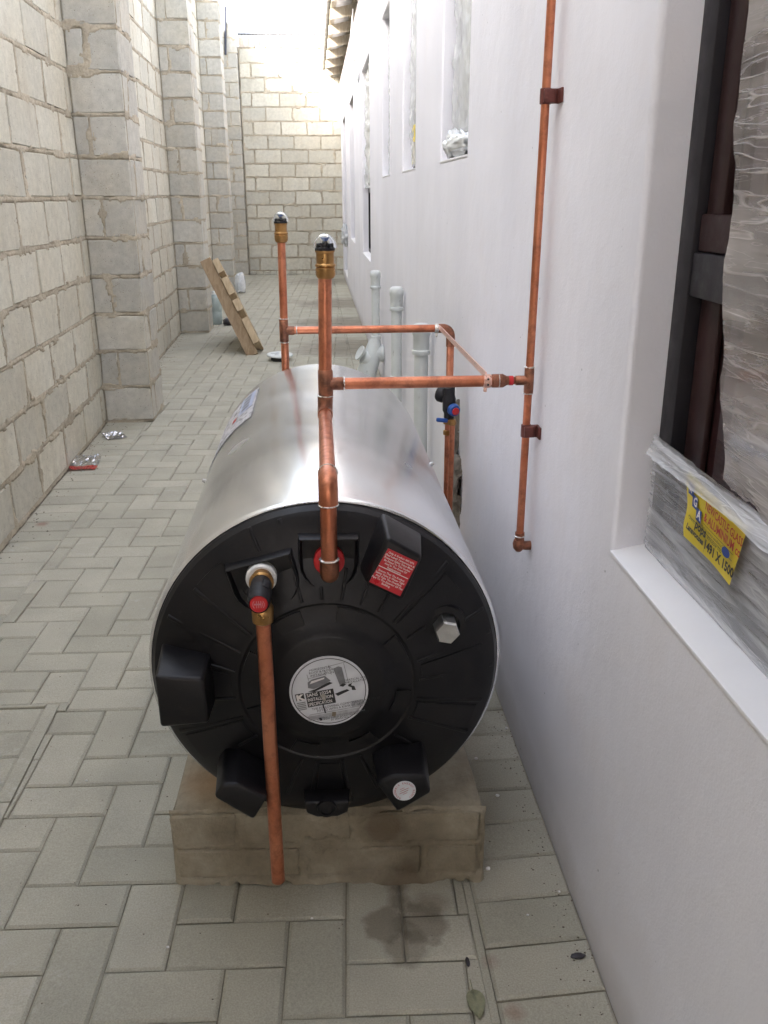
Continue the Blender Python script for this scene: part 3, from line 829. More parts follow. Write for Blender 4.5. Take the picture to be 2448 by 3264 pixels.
# torn upper sheet of the near window: ragged left edge and ragged hem
ez = np.array([0.86, 0.885, 0.905, 0.97, 1.035, 1.106, 1.141, 1.175, 1.223, 1.274, 1.333, 1.396, 1.6, 2.1])
ey = np.array([0.968, 0.972, 0.979, 1.006, 1.017, 1.044, 1.046, 1.043, 1.041, 1.060, 1.055, 1.053, 1.06, 1.07])
def torn(U, V_):
    zb = 0.880 - 0.02 * np.sin(U * 9) + 0.022 * fbm(U * 14, U * 0, 5) + 0.014 * fbm(U * 60, U * 0, 6)
    Z = zb + (2.1 - zb) * V_
    Y = np.interp(Z, ez, ey) + 0.008 * fbm(Z * 30, Z * 0, 3) - U * 1.05
    return XF - 0.004 + 0 * U, Y, Z
tf = sheet_obj('torn_plastic_film', [film_surface(torn, 130, 220, 0.012, 21, 7, 9)], M['film'], None)
tag(tf, 'torn crinkled clear plastic film hanging over the upper panes of the near window', 'plastic film')
def band(U, V_):
    top = 0.877 - 0.022 * U + 0.006 * fbm(U * 12, U * 0, 9) + 0.004 * fbm(U * 70, U * 0, 2)
    Z = 0.700 + (top - 0.700) * V_; return XF - 0.006 + 0 * U, 1.198 - U * 1.2, Z
def lip(U, V_):
    top = 0.8775 - 0.022 * U + 0.005 * fbm(U * 12, U * 0, 9) + 0.004 * fbm(U * 70, U * 0, 2)
    return XF - 0.030 + 0.016 * (1 - V_) * 0 + 0.010 * V_, 1.168 - U * 1.2, top - 0.020 + 0.020 * V_ - 0.006 * fbm(U * 9, U * 0, 4)
wf = sheet_obj('stretch_wrap', [film_surface(band, 150, 60, 0.008, 33, 5, 16), film_surface(lip, 150, 14, 0.007, 37, 6, 3)], M['wrap'], None)
tag(wf, 'band of tight clear stretch wrap round the bottom rail of the near window', 'plastic wrap')
# rolled upper lip of that wrap
def slim_wrap(y0, y1, z0, z1, seed, amp, lo=0.0):
    def fn(U, V_): return XF - 0.006 + 0 * U, y0 + (y1 - y0) * U, z0 + lo * np.abs(np.sin(U * 5)) + (z1 - z0) * V_
    return film_surface(fn, 40, 90, amp, seed, 5, 12)
for w, lab, sd, am in ((wins[1], 'milky plastic wrap bunched at the sill of the slim window nearest the heater', 41, 0.014),
                       (wins[2], 'milky plastic wrap over the slim window that shows a yellow label', 47, 0.018),
                       (wins[3], 'milky plastic wrap over the slim window next to the tall windows', 53, 0.014),
                       (wins[4], 'loose milky plastic wrap torn open over the first tall window', 59, 0.035)):
    z0 = w[2] + 0.02 if w is not wins[4] else 1.25
    o = sheet_obj('plastic_wrap', [slim_wrap(w[0] + 0.01, w[1] - 0.01, z0, w[3] - 0.01, sd, am)], M['wrap_far'], None)
    tag(o, lab, 'plastic wrap', 'plastic wraps on the house windows')
def bunch(c, s, seed, mat=None, name='plastic_bunch'):
    U, V_ = np.meshgrid(np.linspace(0, 2 * np.pi, 26), np.linspace(0, np.pi, 16))
    Rr = 1 + 1.1 * fbm(U * 2.2, V_ * 3, seed, 3)
    Rr[:, -1] = Rr[:, 0]
    return np.stack([c[0] + s[0] * Rr * np.sin(V_) * np.cos(U), c[1] + s[1] * Rr * np.sin(V_) * np.sin(U), c[2] + s[2] * Rr * np.cos(V_)], -1)
tag(sheet_obj('plastic_bunch', [bunch((WX + 0.028, 2.98, 1.345), (0.026, 0.20, 0.035), 5), bunch((WX + 0.03, 3.12, 1.35), (0.03, 0.09, 0.04), 8)], M['wrap_far'], None), 'crumpled plastic bunched on the sill of the slim window nearest the heater', 'plastic')
tag(sheet_obj('plastic_bunch', [bunch((WX - 0.01, 9.05, 2.42), (0.05, 0.12, 0.07), 15), bunch((WX - 0.005, 8.75, 2.30), (0.03, 0.05, 0.13), 18)], M['wrap_far'], None), 'white plastic scrap caught high on the house wall above the tall windows', 'plastic')
tag(sheet_obj('plastic_bunch', [bunch((WX - 0.03, 12.6, 0.68), (0.05, 0.14, 0.13), 25)], M['wrap_far'], None), 'clear plastic scrap hanging off the house wall near the end wall', 'plastic')

# --- yellow label under the wrap
LX = XF - 0.016
def bil(q, u, v):
    a, b, c, d = [np.array(k) for k in q]      # TL TR BR BL
    return (a * (1 - u) + b * u) * (1 - v) + (d * (1 - u) + c * u) * v
LQ = [tuple(P(1800 + x * 0.49203, 1088 + y * 0.49203, X=LX)) for x, y in ((818, 835), (1185, 1205), (1085, 1580), (792, 1262))]
U, V_ = np.meshgrid(np.linspace(0, 1, 14), np.linspace(1, 0, 14))
S = np.array([[bil(LQ, u, v) for u, v in zip(ru, rv)] for ru, rv in zip(U, V_)])
S[..., 0] -= 0.002 + 0.002 * np.sin(U * 5 + V_ * 2)
S[..., 1] += np.where(U < 0.1, 0.004 * np.sin(V_ * 9), 0); S = S[:, ::-1]
lab = sheet_obj('paper_label', [S], M['yellow'], None)
tag(lab, 'yellow paper label with blue logo and handwriting under the wrap of the near window', 'label')
def text(name, body, mat, parent, origin, ux, uy, size, ox='LEFT', shear=0.0, bold=0.0, sx=1.0):
    """flat lettering lying on a surface; ux, uy are the writing and the up directions"""
    cu = bpy.data.curves.new(name, 'FONT'); cu.body = body; cu.size = size; cu.align_x = ox; cu.shear = shear; cu.offset = bold; cu.resolution_u = 2
    cu.materials.append(mat)
    o = bpy.data.objects.new(name, cu); C.objects.link(o)
    ux = Vector(ux).normalized(); uy = Vector(uy); uy = (uy - ux * uy.dot(ux)).normalized(); w = ux.cross(uy)
    m = Matrix(((ux.x * sx, uy.x, w.x, origin[0]), (ux.y * sx, uy.y, w.y, origin[1]), (ux.z * sx, uy.z, w.z, origin[2]), (0, 0, 0, 1)))
    me = bpy.data.meshes.new_from_object(o); me.name = name; bpy.data.objects.remove(o); bpy.data.curves.remove(cu)
    if not me.materials: me.materials.append(mat)
    o = link(name, me, parent); o.matrix_basis = m
    return o
LXT = LX - 0.0058
def lp(u, v): q = bil(LQ, u, v); return (LXT, q[1], q[2])
def lt(body, mat, u, v, size, **k):
    a, b = Vector(lp(u, v)), Vector(lp(u + 0.1, v)); c = Vector(lp(u, v - 0.1))
    return text('lettering', body, mat, lab, a, b - a, c - a, size, **k)
def lquad(name, u0, v0, u1, v1, mat, dx=0.0):
    return obj(name, ([(lp(u0, v1)[0] + dx, *lp(u0, v1)[1:]), (lp(u1, v1)[0] + dx, *lp(u1, v1)[1:]), (lp(u1, v0)[0] + dx, *lp(u1, v0)[1:]), (lp(u0, v0)[0] + dx, *lp(u0, v0)[1:])], [(0, 1, 2, 3)]), mat, lab, 0)
for k, ch in enumerate('nGA'):
    u, v = 0.06 + k * 0.09, 0.10 + k * 0.135
    lquad('logo_square', u, v, u + 0.105, v + 0.19, M['ink_blue'], 0.0004)
    lt(ch, M['ink_white'], u + 0.022, v + 0.145, 0.016, bold=0.0004)
lt('NEWCASTLE GLASS', M['ink_red'], 0.40, 0.27, 0.0145, bold=0.0003, sx=0.8)
lt('& ALUMINIUM cc', M['ink_red'], 0.40, 0.45, 0.0155, bold=0.0004, sx=0.86)
lt('"Committed to service excellence"', M['ink'], 0.25, 0.575, 0.0062, sx=0.9)
lt('Client:', M['ink'], 0.10, 0.64, 0.0075)
lt('pops', M['ink'], 0.24, 0.68, 0.017, shear=0.2, bold=0.0006)
lt('Lanavonsea', M['ink'], 0.06, 0.82, 0.0115, shear=0.3, bold=0.0005)
lt('Window No:', M['ink'], 0.50, 0.66, 0.008)
lt('1491 X 1500', M['ink'], 0.46, 0.83, 0.0165, bold=0.0007, sx=0.95)
for (u0, v0, u1, v1) in ((0.40, 0.495, 0.97, 0.502), (0.10, 0.598, 0.97, 0.606), (0.47, 0.60, 0.474, 0.90)): lquad('rule_line', u0, v0, u1, v1, M['ink'])
bm = bmesh.new(); a = Vector(lp(0.85, 0.57))
bmesh.ops.create_circle(bm, cap_ends=True, segments=20, radius=1.0)
for v in bm.verts: v.co = Vector((LXT, a.y - v.co.x * 0.0105, a.z + v.co.y * 0.0062))
bmesh.ops.reverse_faces(bm, faces=bm.faces)
obj('oval_logo', bm, M['ink_blue'], lab, 0)
# yellow label of the second slim window
yl = obj('paper_label', box((XF - 0.012, 4.50, 1.42), (0.001, 0.13, 0.17), 0), M['yellow'], None, 0)
tag(yl, 'yellow paper label low on the wrap of a slim window of the house', 'label')

# ------------------------------------------------------------------ masonry plinth
pl = thing('plinth', 'low mortared brick plinth carrying the water heater', 'plinth', (0, 1.8, 0))
PY = 1.318
def prow(z0, z1, xs, seed):
    for a, b in zip(xs, xs[1:]):
        o = link('brick', block_mesh(b - a - 0.012, 0.12, z1 - z0 - 0.01, seed + int(a * 100)), pl, M['plinth_brick'])
        m = (a + b) / 2; o.location = (m, PY + 0.0605 - 0.055 * m, (z0 + z1) / 2); o.rotation_euler = (0, random.gauss(0, 0.006), -0.055)
def mat_plinth():
    b = MatB('stained_cement_brick')
    n1 = b.noise(6, 5, 0.6); n2 = b.noise(40, 5, 0.7)
    c = b.mix(b.ramp(n1, 0.35, 0.65), (0.265, 0.225, 0.16), (0.36, 0.32, 0.245))
    c = b.value(c, b.ramp(n2, 0.3, 0.7, 0.82, 1.15))
    for pt, rad, soft, f in (((0.09, 1.31, 0.125), 0.04, 0.012, 0.75), ((0.15, 1.31, 0.09), 0.05, 0.03, 0.5), ((0.05, 1.31, 0.015), 0.03, 0.02, 0.5), ((0.13, 1.30, 0.0), 0.05, 0.02, 0.7), ((-0.15, 1.33, 0.07), 0.04, 0.03, 0.4), ((-0.20, 1.33, 0.12), 0.025, 0.012, 0.4), ((0.0, 1.3, 0.075), 0.03, 0.02, 0.4)):
        c = b.mix(b.math('MULTIPLY', b.near(pt, rad, soft, 25, 0.9), f), c, (0.12, 0.088, 0.055))
    c = b.mix(b.math('MULTIPLY', b.near((-0.21, 1.42, 0.16), 0.05, 0.04, 18, 0.8), 0.4), c, (0.42, 0.20, 0.07))
    return b.done(c, 0.92, b.bump(b.math('ADD', n2, b.noise(260, 3)), 0.5, 0.005), spec=0.2)
M['plinth_brick'] = mat_plinth()
prow(0.008, 0.080, [-0.286, -0.055, 0.17, 0.276], 10)
prow(0.082, 0.157, [-0.290, -0.165, 0.045, 0.276], 40)
U, Z, D = mortar_sheet(-0.292, 0.279, 0.0, 0.158, 0.005, 0.006, 0.0755, {0: [-0.29, -0.055, 0.17, 0.278], 1: [-0.29, -0.165, 0.045, 0.278], 2: [-9]}, 1.0, 77)
ed_ = np.minimum(np.minimum(U + 0.292, 0.279 - U), 0.158 - Z); rnd = 0.010 * np.clip(1 - ed_ / (0.014 + 0.01 * fbm(U * 25, Z * 25, 9)), 0, 1) ** 2
X = U; Yf = rnd + PY + 0.0005 - 0.055 * U - D - 0.012 * np.clip(0.018 - Z, 0, 1) / 0.018 * (0.6 + fbm(U * 20, Z, 3))
sheet_obj('mortar_render', [np.stack([X, Yf, Z], -1)], M['plinth_brick'], pl)
obj('plinth_body', prism([(-0.288, PY + 0.02, 0), (0.276, PY - 0.008, 0), (0.268, 2.45, 0), (-0.27, 2.45, 0)], [(-0.288, PY + 0.02, 0.158), (0.276, PY - 0.008, 0.158), (0.262, 2.45, 0.158), (-0.268, 2.45, 0.158)], 0.016), M['plinth_brick'], pl, 0)

# ------------------------------------------------------------------ water heater
HX, HZ, HR, HY0, HY1 = -0.001, 0.452, 0.296, 1.325, 2.515
wh = thing('water_heater', 'horizontal galvanised steel water heater with black end cover on the brick plinth', 'water heater', (HX, 1.9, 0.157))
prof = [(HR - 0.012, 0.004), (HR - 0.005, 0.0), (HR - 0.001, 0.002), (HR, 0.006), (HR, 0.012), (HR, HY1 - HY0 - 0.004), (HR - 0.004, HY1 - HY0), (HR - 0.02, HY1 - HY0 + 0.002)]
obj('jacket', lathe((HX, HY0, HZ), (0, 1, 0), prof, 96, False), M['steel'], wh, 50)
obj('rear_cover', lathe((HX, HY1 - 0.004, HZ), (0, 1, 0), [(HR - 0.006, 0), (0.27, 0.03), (0.15, 0.055), (0, 0.06)], 64), M['black'], wh)
# domed front cover; y falls towards the viewer
cprof = [(0.289, -0.004), (0.2885, 0.006), (0.283, 0.016), (0.272, 0.024), (0.24, 0.036), (0.19, 0.050), (0.15, 0.060), (0.144, 0.0612), (0.140, 0.0595), (0.114, 0.0635), (0.106, 0.0665), (0.099, 0.0705), (0.093, 0.0738), (0.088, 0.0755), (0, 0.0755)]
def cover_y(r):
    rs = [p[0] for p in cprof][::-1]; hs_ = [p[1] for p in cprof][::-1]; return HY0 - float(np.interp(r, rs, hs_))
obj('end_cover', lathe((HX, HY0, HZ), (0, -1, 0), cprof, 96), M['black'], wh, 25)
def pol(r, deg): return (HX + r * math.sin(math.radians(deg)), HZ + r * math.cos(math.radians(deg)))    # deg clockwise from the top
def rib(deg, r0, r1, w=0.008, hgt=0.0032, skew=0.0):
    a = math.radians(deg); d = Vector((math.sin(a), 0, math.cos(a))); t = Vector((math.cos(a), 0, -math.sin(a)))
    bot, top = [], []
    for r_, s in ((r0, -1), (r0, 1), (r1, 1), (r1, -1)):
        p = Vector((HX, 0, HZ)) + d * r_ + t * (s * w / 2 * (0.6 + r_ * 3)); y_ = cover_y(r_)
        bot.append((p.x, y_ + 0.006, p.z)); q = Vector((HX, 0, HZ)) + d * r_ + t * (s * w / 3 * (0.6 + r_ * 3)); top.append((q.x, y_ - hgt, q.z))
    return prism(bot, top, 0.0012)
for deg, r0, r1 in ((-2, .15, .17), (-14, .15, .28), (-24, .245, .283), (-36, .15, .195), (-52, .15, .262), (-66, .15, .276), (-79, .15, .20), (-98, .15, .20), (-112, .15, .27), (-128, .15, .19), (-162, .15, .24),
                    (10, .15, .20), (22, .15, .19), (34, .15, .19), (46, .15, .275), (60, .15, .185), (68, .235, .28), (77, .15, .28), (90, .15, .28), (104, .15, .27), (118, .15, .27), (133, .15, .19), (160, .15, .24), (172, .15, .26), (188, .15, .26)):
    obj('rib', rib(deg, r0, r1, 0.007 if r1 - r0 > .08 else .006), M['black'], wh)
# broad shallow steps of the cover between ribs
def sector(d0, d1, r0, r1, hgt=0.0018):
    bm = bmesh.new(); n = max(3, int(abs(d1 - d0) / 4)); A = []; B = []
    rows = []
    for k in range(n + 1):
        dg = d0 + (d1 - d0) * k / n; row = []
        for j in range(5):
            r_ = r0 + (r1 - r0) * j / 4; x, z = pol(r_, dg); row.append(bm.verts.new((x, cover_y(r_) - hgt, z)))
        rows.append(row)
    for a, b in zip(rows, rows[1:]):
        for j in range(4): bm.faces.new((a[j], a[j + 1], b[j + 1], b[j]))
    bmesh.ops.recalc_face_normals(bm, faces=bm.faces)
    r = bmesh.ops.extrude_face_region(bm, geom=list(bm.faces))
    for v in [g for g in r['geom'] if isinstance(g, bmesh.types.BMVert)]: v.co.y += hgt + 0.006
    bmesh.ops.recalc_face_normals(bm, faces=bm.faces); return bm
for d0, d1 in ((-50, -38), (-96, -82), (48, 58), (80, 88), (106, 116), (-126, -114), (174, 186)): obj('raised_panel', sector(d0, d1, .155, .262), M['black'], wh, 30)
for k in range(8): obj('hub_lug', sector(k * 45 - 12 + 20, k * 45 + 8 + 20, .114, .138, 0.0035), M['black'], wh, 30)
def shield(deg, r, w, h, ring=0.006):
    """raised collar plate round a port, rounded at the bottom"""
    x0, z0 = pol(r, deg); a = math.radians(deg * 0.55)
    pts = [(-w, h * 0.55), (w, h * 0.55)] + [(w * math.cos(t), -h * 0.1 + -h * 0.75 * math.sin(t)) for t in np.linspace(0, math.pi, 11)]
    R2 = lambda p, k: (x0 + (p[0] * k) * math.cos(a) + (p[1] * k) * math.sin(a), z0 - (p[0] * k) * math.sin(a) + (p[1] * k) * math.cos(a))
    y_ = cover_y(r)
    bot = [(R2(p, 1.06)[0], y_ + 0.02, R2(p, 1.06)[1]) for p in pts]; top = [(R2(p, 1.0)[0], y_ - 0.012, R2(p, 1.0)[1]) for p in pts]
    bm = prism(bot, top, 0.002)
    bm.faces.ensure_lookup_table()
    f = max(bm.faces, key=lambda q: q.calc_area() if abs(q.normal.y) > 0.9 and q.calc_center_median().y < y_ - 0.010 else 0)
    r_ = bmesh.ops.inset_region(bm, faces=[f], thickness=0.004)
    for v in f.verts: v.co.y += 0.012
    return bm
obj('port_surround', shield(-27, 0.205, 0.052, 0.062), M['black'], wh, 30)
obj('port_surround', shield(2, 0.215, 0.046, 0.062), M['black'], wh, 30)
# boxes moulded on the cover
def moulded(front, scale, yfront, yback, bev=0.006):
    cx = sum(p[0] for p in front) / len(front); cz = sum(p[1] for p in front) / len(front)
    bot = [(cx + (p[0] - cx) * scale[0], yback, cz + (p[1] - cz) * scale[0]) for p in front]
    return prism(bot, [(p[0], yfront, p[1]) for p in front], bev, 3)
obj('element_box', moulded([(0.094, 0.722), (0.146, 0.690), (0.117, 0.618), (0.060, 0.648)], (1.22,), 1.215, 1.30), M['black'], wh, 50)
sb = [(0.0945, 0.7055), (0.1385, 0.682), (0.1125, 0.627), (0.066, 0.6525)]
rs = obj('warning_sticker', prism([(p[0], 1.2155, p[1]) for p in sb], [(p[0], 1.2138, p[1]) for p in sb]), M['sticker_red'], wh, 0)
ux = Vector((sb[1][0] - sb[0][0], 0, sb[1][1] - sb[0][1])); uy = Vector((sb[0][0] - sb[3][0], 0, sb[0][1] - sb[3][1]))
def st(body, u, v, size): 
    p = Vector((sb[3][0], 1.2133, sb[3][1])) + ux * u + uy * v
    text('lettering', body, M['ink_white'], rs, p, ux, uy, size, 'CENTER', bold=0.00008)
for k, ln in enumerate(('Only A Kwikot 400 kPA', '(Red Label) Temperature &', 'Pressure Safety Valve Must', 'Be Fitted To This Socket', 'And In The Event Of', 'Replacement.')): st(ln, 0.5, 0.90 - k * 0.075, 0.0044)
for k, ln in enumerate(('Ensure That The Kwikot', 'Safety Valve Is Water Tight', 'And Take The Overflow', 'Pipe To The Exterior Of The', 'Building.')): st(ln, 0.5, 0.38 - k * 0.075, 0.0044)
p0 = Vector((sb[3][0], 1.2133, sb[3][1])) + uy * 0.49
obj('dividing_line', ([p0, p0 + ux, p0 + ux + uy * 0.022, p0 + uy * 0.022], [(0, 1, 2, 3)]), M['ink_white'], rs, 0)
obj('side_box', moulded([(-0.263, 0.512), (-0.190, 0.504), (-0.187, 0.424), (-0.262, 0.420)], (1.12,), 1.205, 1.31), M['black'], wh, 50)
obj('lower_box', moulded([(-0.172, 0.322), (-0.148, 0.323), (-0.102, 0.292), (-0.126, 0.250), (-0.186, 0.298)], (1.15,), 1.188, 1.30), M['black'], wh, 50)
obj('lower_box', moulded([(0.073, 0.309), (0.100, 0.324), (0.152, 0.320), (0.162, 0.286), (0.107, 0.251)], (1.15,), 1.188, 1.30), M['black'], wh, 50)
obj('drain_boss', join(moulded([(-0.046, 0.232), (0.031, 0.230), (0.027, 0.207), (0.010, 0.199), (-0.025, 0.200), (-0.042, 0.209)], (1.1,), 1.250, 1.31, 0.004), lathe((-0.008, 1.252, 0.219), (0, -1, 0), [(0.017, 0), (0.016, 0.006), (0.012, 0.006), (0.0115, 0.003), (0, 0.003)], 20)), M['black'], wh, 40)
ws = obj('round_sticker', lathe((0.118, 1.188, 0.294), (0, -1, 0), [(0.0185, 0), (0.0185, 0.0012), (0, 0.0012)], 32), M['sticker_white'], wh, 30)
for k, ch in enumerate('RENEWABLE ENERGY READY'):
    a = math.radians(-150 + k * 14); uxx = Vector((math.cos(a), 0, -math.sin(a))); uyy = Vector((math.sin(a), 0, math.cos(a)))
    text('lettering', ch, M['ink_red'], ws, Vector((0.118, 1.1863, 0.294)) + uyy * 0.0135, uxx, uyy, 0.0048, 'CENTER')
for k in range(7):
    a = math.radians(25); cx_, cz_ = 0.1175 + 0.0016 * ((k * 3) % 5 - 2), 0.2985 - k * 0.0016; hw = 0.0035 + 0.0022 * ((k * 2) % 3) / 2
    obj('red_mark', ([(cx_ - hw, 1.1864, cz_ - hw * 0.45), (cx_ + hw, 1.1864, cz_ + hw * 0.45), (cx_ + hw, 1.1864, cz_ + hw * 0.45 + 0.0008), (cx_ - hw, 1.1864, cz_ - hw * 0.45 + 0.0008)], [(0, 1, 2, 3)]), M['ink_red'], ws, 0)
# hexagonal plug
hb = bmesh.new(); add_lathe(hb, (0.192, 1.285, 0.541), (0, -1, 0), [(0.036, -0.02), (0.034, 0.006), (0.024, 0.007), (0.022, 0.0)], 32)
obj('plug_socket', hb, M['black'], wh)
hx = lathe((0.192, 1.285, 0.541), (0, -1, 0), [(0.021, 0.0), (0.021, 0.030), (0.0185, 0.034), (0, 0.034)], 6)
bmesh.ops.rotate(hx, cent=(0.192, 1.285, 0.541), matrix=Matrix.Rotation(math.radians(12), 3, 'Y'), verts=hx.verts)
obj('hex_plug', hx, M['zinc'], wh, 20)
# collars of the ports
obj('port_collar', lathe((-0.0985, 1.276, 0.641), (0, -1, 0), [(0.024, -0.01), (0.024, 0.012), (0.021, 0.015), (0.015, 0.015), (0.015, 0.004)], 28), M['white_plastic'], wh)
obj('port_collar', lathe((0.007, 1.278, 0.664), (0, -1, 0), [(0.024, -0.01), (0.024, 0.008), (0.021, 0.010), (0.013, 0.010), (0.013, 0.004)], 28), M['red_plastic'], wh)
# round specification sticker in the middle
SC = Vector((0.001, HY0 - 0.0755, 0.447)); SR = 0.0635
ss = obj('specification_sticker', lathe(SC, (0, -1, 0), [(SR, 0), (SR, 0.0012), (0, 0.0012)], 48), M['sticker_white'], wh, 30)
sy = SC.y - 0.0018; tilt = math.radians(9)
sux = Vector((math.cos(tilt), 0, math.sin(tilt))); suy = Vector((-math.sin(tilt), 0, math.cos(tilt)))
def sp(u, v, d=0.0): q = SC + sux * u * SR + suy * v * SR; return Vector((q.x, sy - d, q.z))
def spoly(name, pts, mat, d=0.0): return obj(name, ([sp(u, v, d) for u, v in pts], [tuple(range(len(pts)))]), mat, ss, 0)
bm = bmesh.new(); ro_, ri_ = 0.945, 0.925; va = [bm.verts.new(sp(ro_ * math.cos(t), ro_ * math.sin(t))) for t in np.linspace(0, 2 * np.pi, 60, endpoint=False)]; vb = [bm.verts.new(sp(ri_ * math.cos(t), ri_ * math.sin(t))) for t in np.linspace(0, 2 * np.pi, 60, endpoint=False)]
for i in range(60): bm.faces.new((va[i], va[(i + 1) % 60], vb[(i + 1) % 60], vb[i]))
obj('printed_ring', bm, M['ink'], ss, 0)
def slt(body, u, v, size, mat='ink', al='LEFT', d=0.0004, **k): return text('lettering', body, M[mat], ss, sp(u, v, d), sux, suy, size, al, **k)
spoly('printed_panel', [(-0.60, -0.36), (0.12, -0.36), (0.12, 0.06), (-0.60, 0.06)], M['ink'])
for k, ln in enumerate(('SANS 10254', 'INSTALLATION', 'SPECIFICATION')): slt(ln, -0.575, -0.055 - k * 0.135, 0.0084, 'ink_white', bold=0.0001, sx=(0.92, 0.72, 0.66)[k])
spoly('printed_panel', [(-0.86, -0.12), (-0.64, -0.12), (-0.64, 0.08), (-0.86, 0.08)], M['ink']); slt('K', -0.84, -0.10, 0.0135, 'ink_white', bold=0.0009, sx=1.25, d=0.0006)
for k in range(5): spoly('printed_line', [(-0.86, -0.20 - k * 0.05), (-0.64, -0.20 - k * 0.05), (-0.64, -0.175 - k * 0.05), (-0.86, -0.175 - k * 0.05)], M['ink_grey'])
slt('THE FOLLOWING COMPONENTS ARE TO BE', -0.52, -0.46, 0.0056); slt('FITTED WITH A KWIKOT GEYSER', -0.40, -0.54, 0.0056)
spoly('printed_panel', [(-0.62, -0.60), (0.78, -0.60), (0.80, -0.40), (0.50, -0.40), (0.5, -0.57), (-0.60, -0.57)], M['ink_pale'])
spoly('printed_panel', [(-0.66, -0.76), (0.62, -0.76), (0.70, -0.62), (-0.66, -0.62)], M['ink_pale'])
slt('This water heater properties should NOT', -0.45, -0.80, 0.0056, sx=0.9); slt('be altered and', -0.10, -0.855, 0.005); 
slt('Only an IPXA rated geyser can be installed', -0.36, -0.74, 0.005, 'ink_grey', sx=0.85)
slt('HORIZONTAL', -0.38, 0.66, 0.0056, 'ink'); slt('ROOF & FLOOR', -0.40, 0.58, 0.0056, 'ink'); slt('INSTALLATION', -0.38, 0.50, 0.0056, 'ink')
slt('VERTICAL WALL', 0.46, 0.20, 0.0052, 'ink'); slt('INSTALLATION', 0.46, 0.13, 0.0052, 'ink')
# printed picture of a lying tank, a standing tank, brackets and tray
spoly('printed_picture', [(-0.50, 0.20), (-0.36, 0.14), (-0.05, 0.22), (0.10, 0.30), (0.02, 0.40), (-0.02, 0.46), (-0.36, 0.42), (-0.48, 0.36)], M['ink_grey'])
spoly('printed_picture', [(-0.44, 0.30), (-0.05, 0.38), (-0.04, 0.42), (-0.38, 0.38)], M['ink_white'], 0.0004)
spoly('printed_picture', [(-0.52, 0.10), (-0.36, 0.06), (0.14, 0.22), (0.06, 0.27), (-0.34, 0.13)], M['ink'], 0.0003)
spoly('printed_picture', [(0.30, 0.12), (0.46, 0.14), (0.44, 0.62), (0.36, 0.66), (0.22, 0.62)], M['ink_grey'])
spoly('printed_picture', [(0.28, 0.10), (0.38, 0.06), (0.47, 0.12), (0.38, 0.16)], M['ink'], 0.0003)
spoly('printed_picture', [(0.14, -0.10), (0.20, -0.18), (0.52, -0.08), (0.46, -0.03), (0.30, -0.06)], M['ink'])
spoly('printed_picture', [(0.52, 0.10), (0.62, 0.12), (0.58, 0.06), (0.66, 0.02), (0.68, -0.10), (0.58, -0.08), (0.58, 0.0), (0.50, 0.05)], M['ink'])
for a, b in (((0.12, 0.74), (0.14, 0.46)), ((0.50, 0.72), (0.52, 0.14)), ((0.12, 0.70), (0.56, 0.74)), ((-0.46, 0.58), (-0.45, 0.40)), ((-0.46, 0.45), (-0.0, 0.5)), ((0.0, 0.62), (0.0, 0.46))):
    dx = 0.012; hz_ = abs(a[0] - b[0]) > abs(a[1] - b[1])
    spoly('printed_line', [a, (a[0] + (0 if hz_ else dx), a[1] + (dx if hz_ else 0)), (b[0] + (0 if hz_ else dx), b[1] + (dx if hz_ else 0)), b][::-1], M['ink_grey'])
# splash stain and scratches on it
sx_ = pmat('dirty_splash', (0.20, 0.16, 0.11), 0.7, 0, 0.4, 120)
spoly('stain', [(-0.20, -0.32), (-0.18, -0.60), (-0.215, -0.60), (-0.235, -0.32)], M['ink'], 0.0010)
spoly('stain', [(-0.02, -0.60), (0.07, -0.62), (0.06, -0.70), (0.02, -0.76), (-0.06, -0.72)], sx_, 0.0010)
spoly('stain', [(-0.40, -0.70), (-0.33, -0.72), (-0.30, -0.78), (-0.36, -0.80)], M['ink'], 0.0010)
spoly('stain', [(-0.24, -0.06), (-0.14, -0.02), (-0.10, -0.10), (-0.13, -0.24), (-0.18, -0.28), (-0.22, -0.12)], pmat('scuffed_print', (0.36, 0.33, 0.29), 0.7, 0, 0.35, 150), 0.0010)
# maker's sticker wrapped over the far left shoulder of the jacket
def jq(y_, deg, off=0.0012): return (HX + (HR + off) * math.sin(math.radians(deg)), y_, HZ + (HR + off) * math.cos(math.radians(deg)))
def jacket_patch(name, y0, y1, d0, d1, mat, off, par):
    U, V_ = np.meshgrid(np.linspace(0, 1, 12), np.linspace(0, 1, 10))
    S_ = np.array([[jq(y0 + (y1 - y0) * v, d0 + (d1 - d0) * u, off) for u, v in zip(a, b)] for a, b in zip(U, V_)])
    return sheet_obj(name, [S_], mat, par)
ms = jacket_patch('maker_sticker', 2.10, 2.44, -72, -34, M['sticker_pale'], 0.0012, wh)
jacket_patch('printed_panel', 2.24, 2.43, -45, -35.5, M['pale_blue'], 0.0020, ms); jacket_patch('printed_panel', 2.22, 2.26, -49, -46, M['ink_red'], 0.0020, ms)
for k in range(4): jacket_patch('printed_line', 2.26 + k * 0.042, 2.285 + k * 0.042, -43, -38, M['ink_grey'], 0.0026, ms)
# self tapping screws along both flanks
for y_, deg in ((1.44, 86), (1.44, -84), (2.02, 62), (2.02, -68)):
    a = math.radians(deg); n_ = Vector((math.sin(a), 0, math.cos(a)))
    obj('screw', lathe(Vector((HX, y_, HZ)) + n_ * (HR - 0.002), n_, [(0.006, 0), (0.006, 0.004), (0.0045, 0.004), (0.0045, 0.009), (0, 0.010)], 8), M['zinc'], wh)

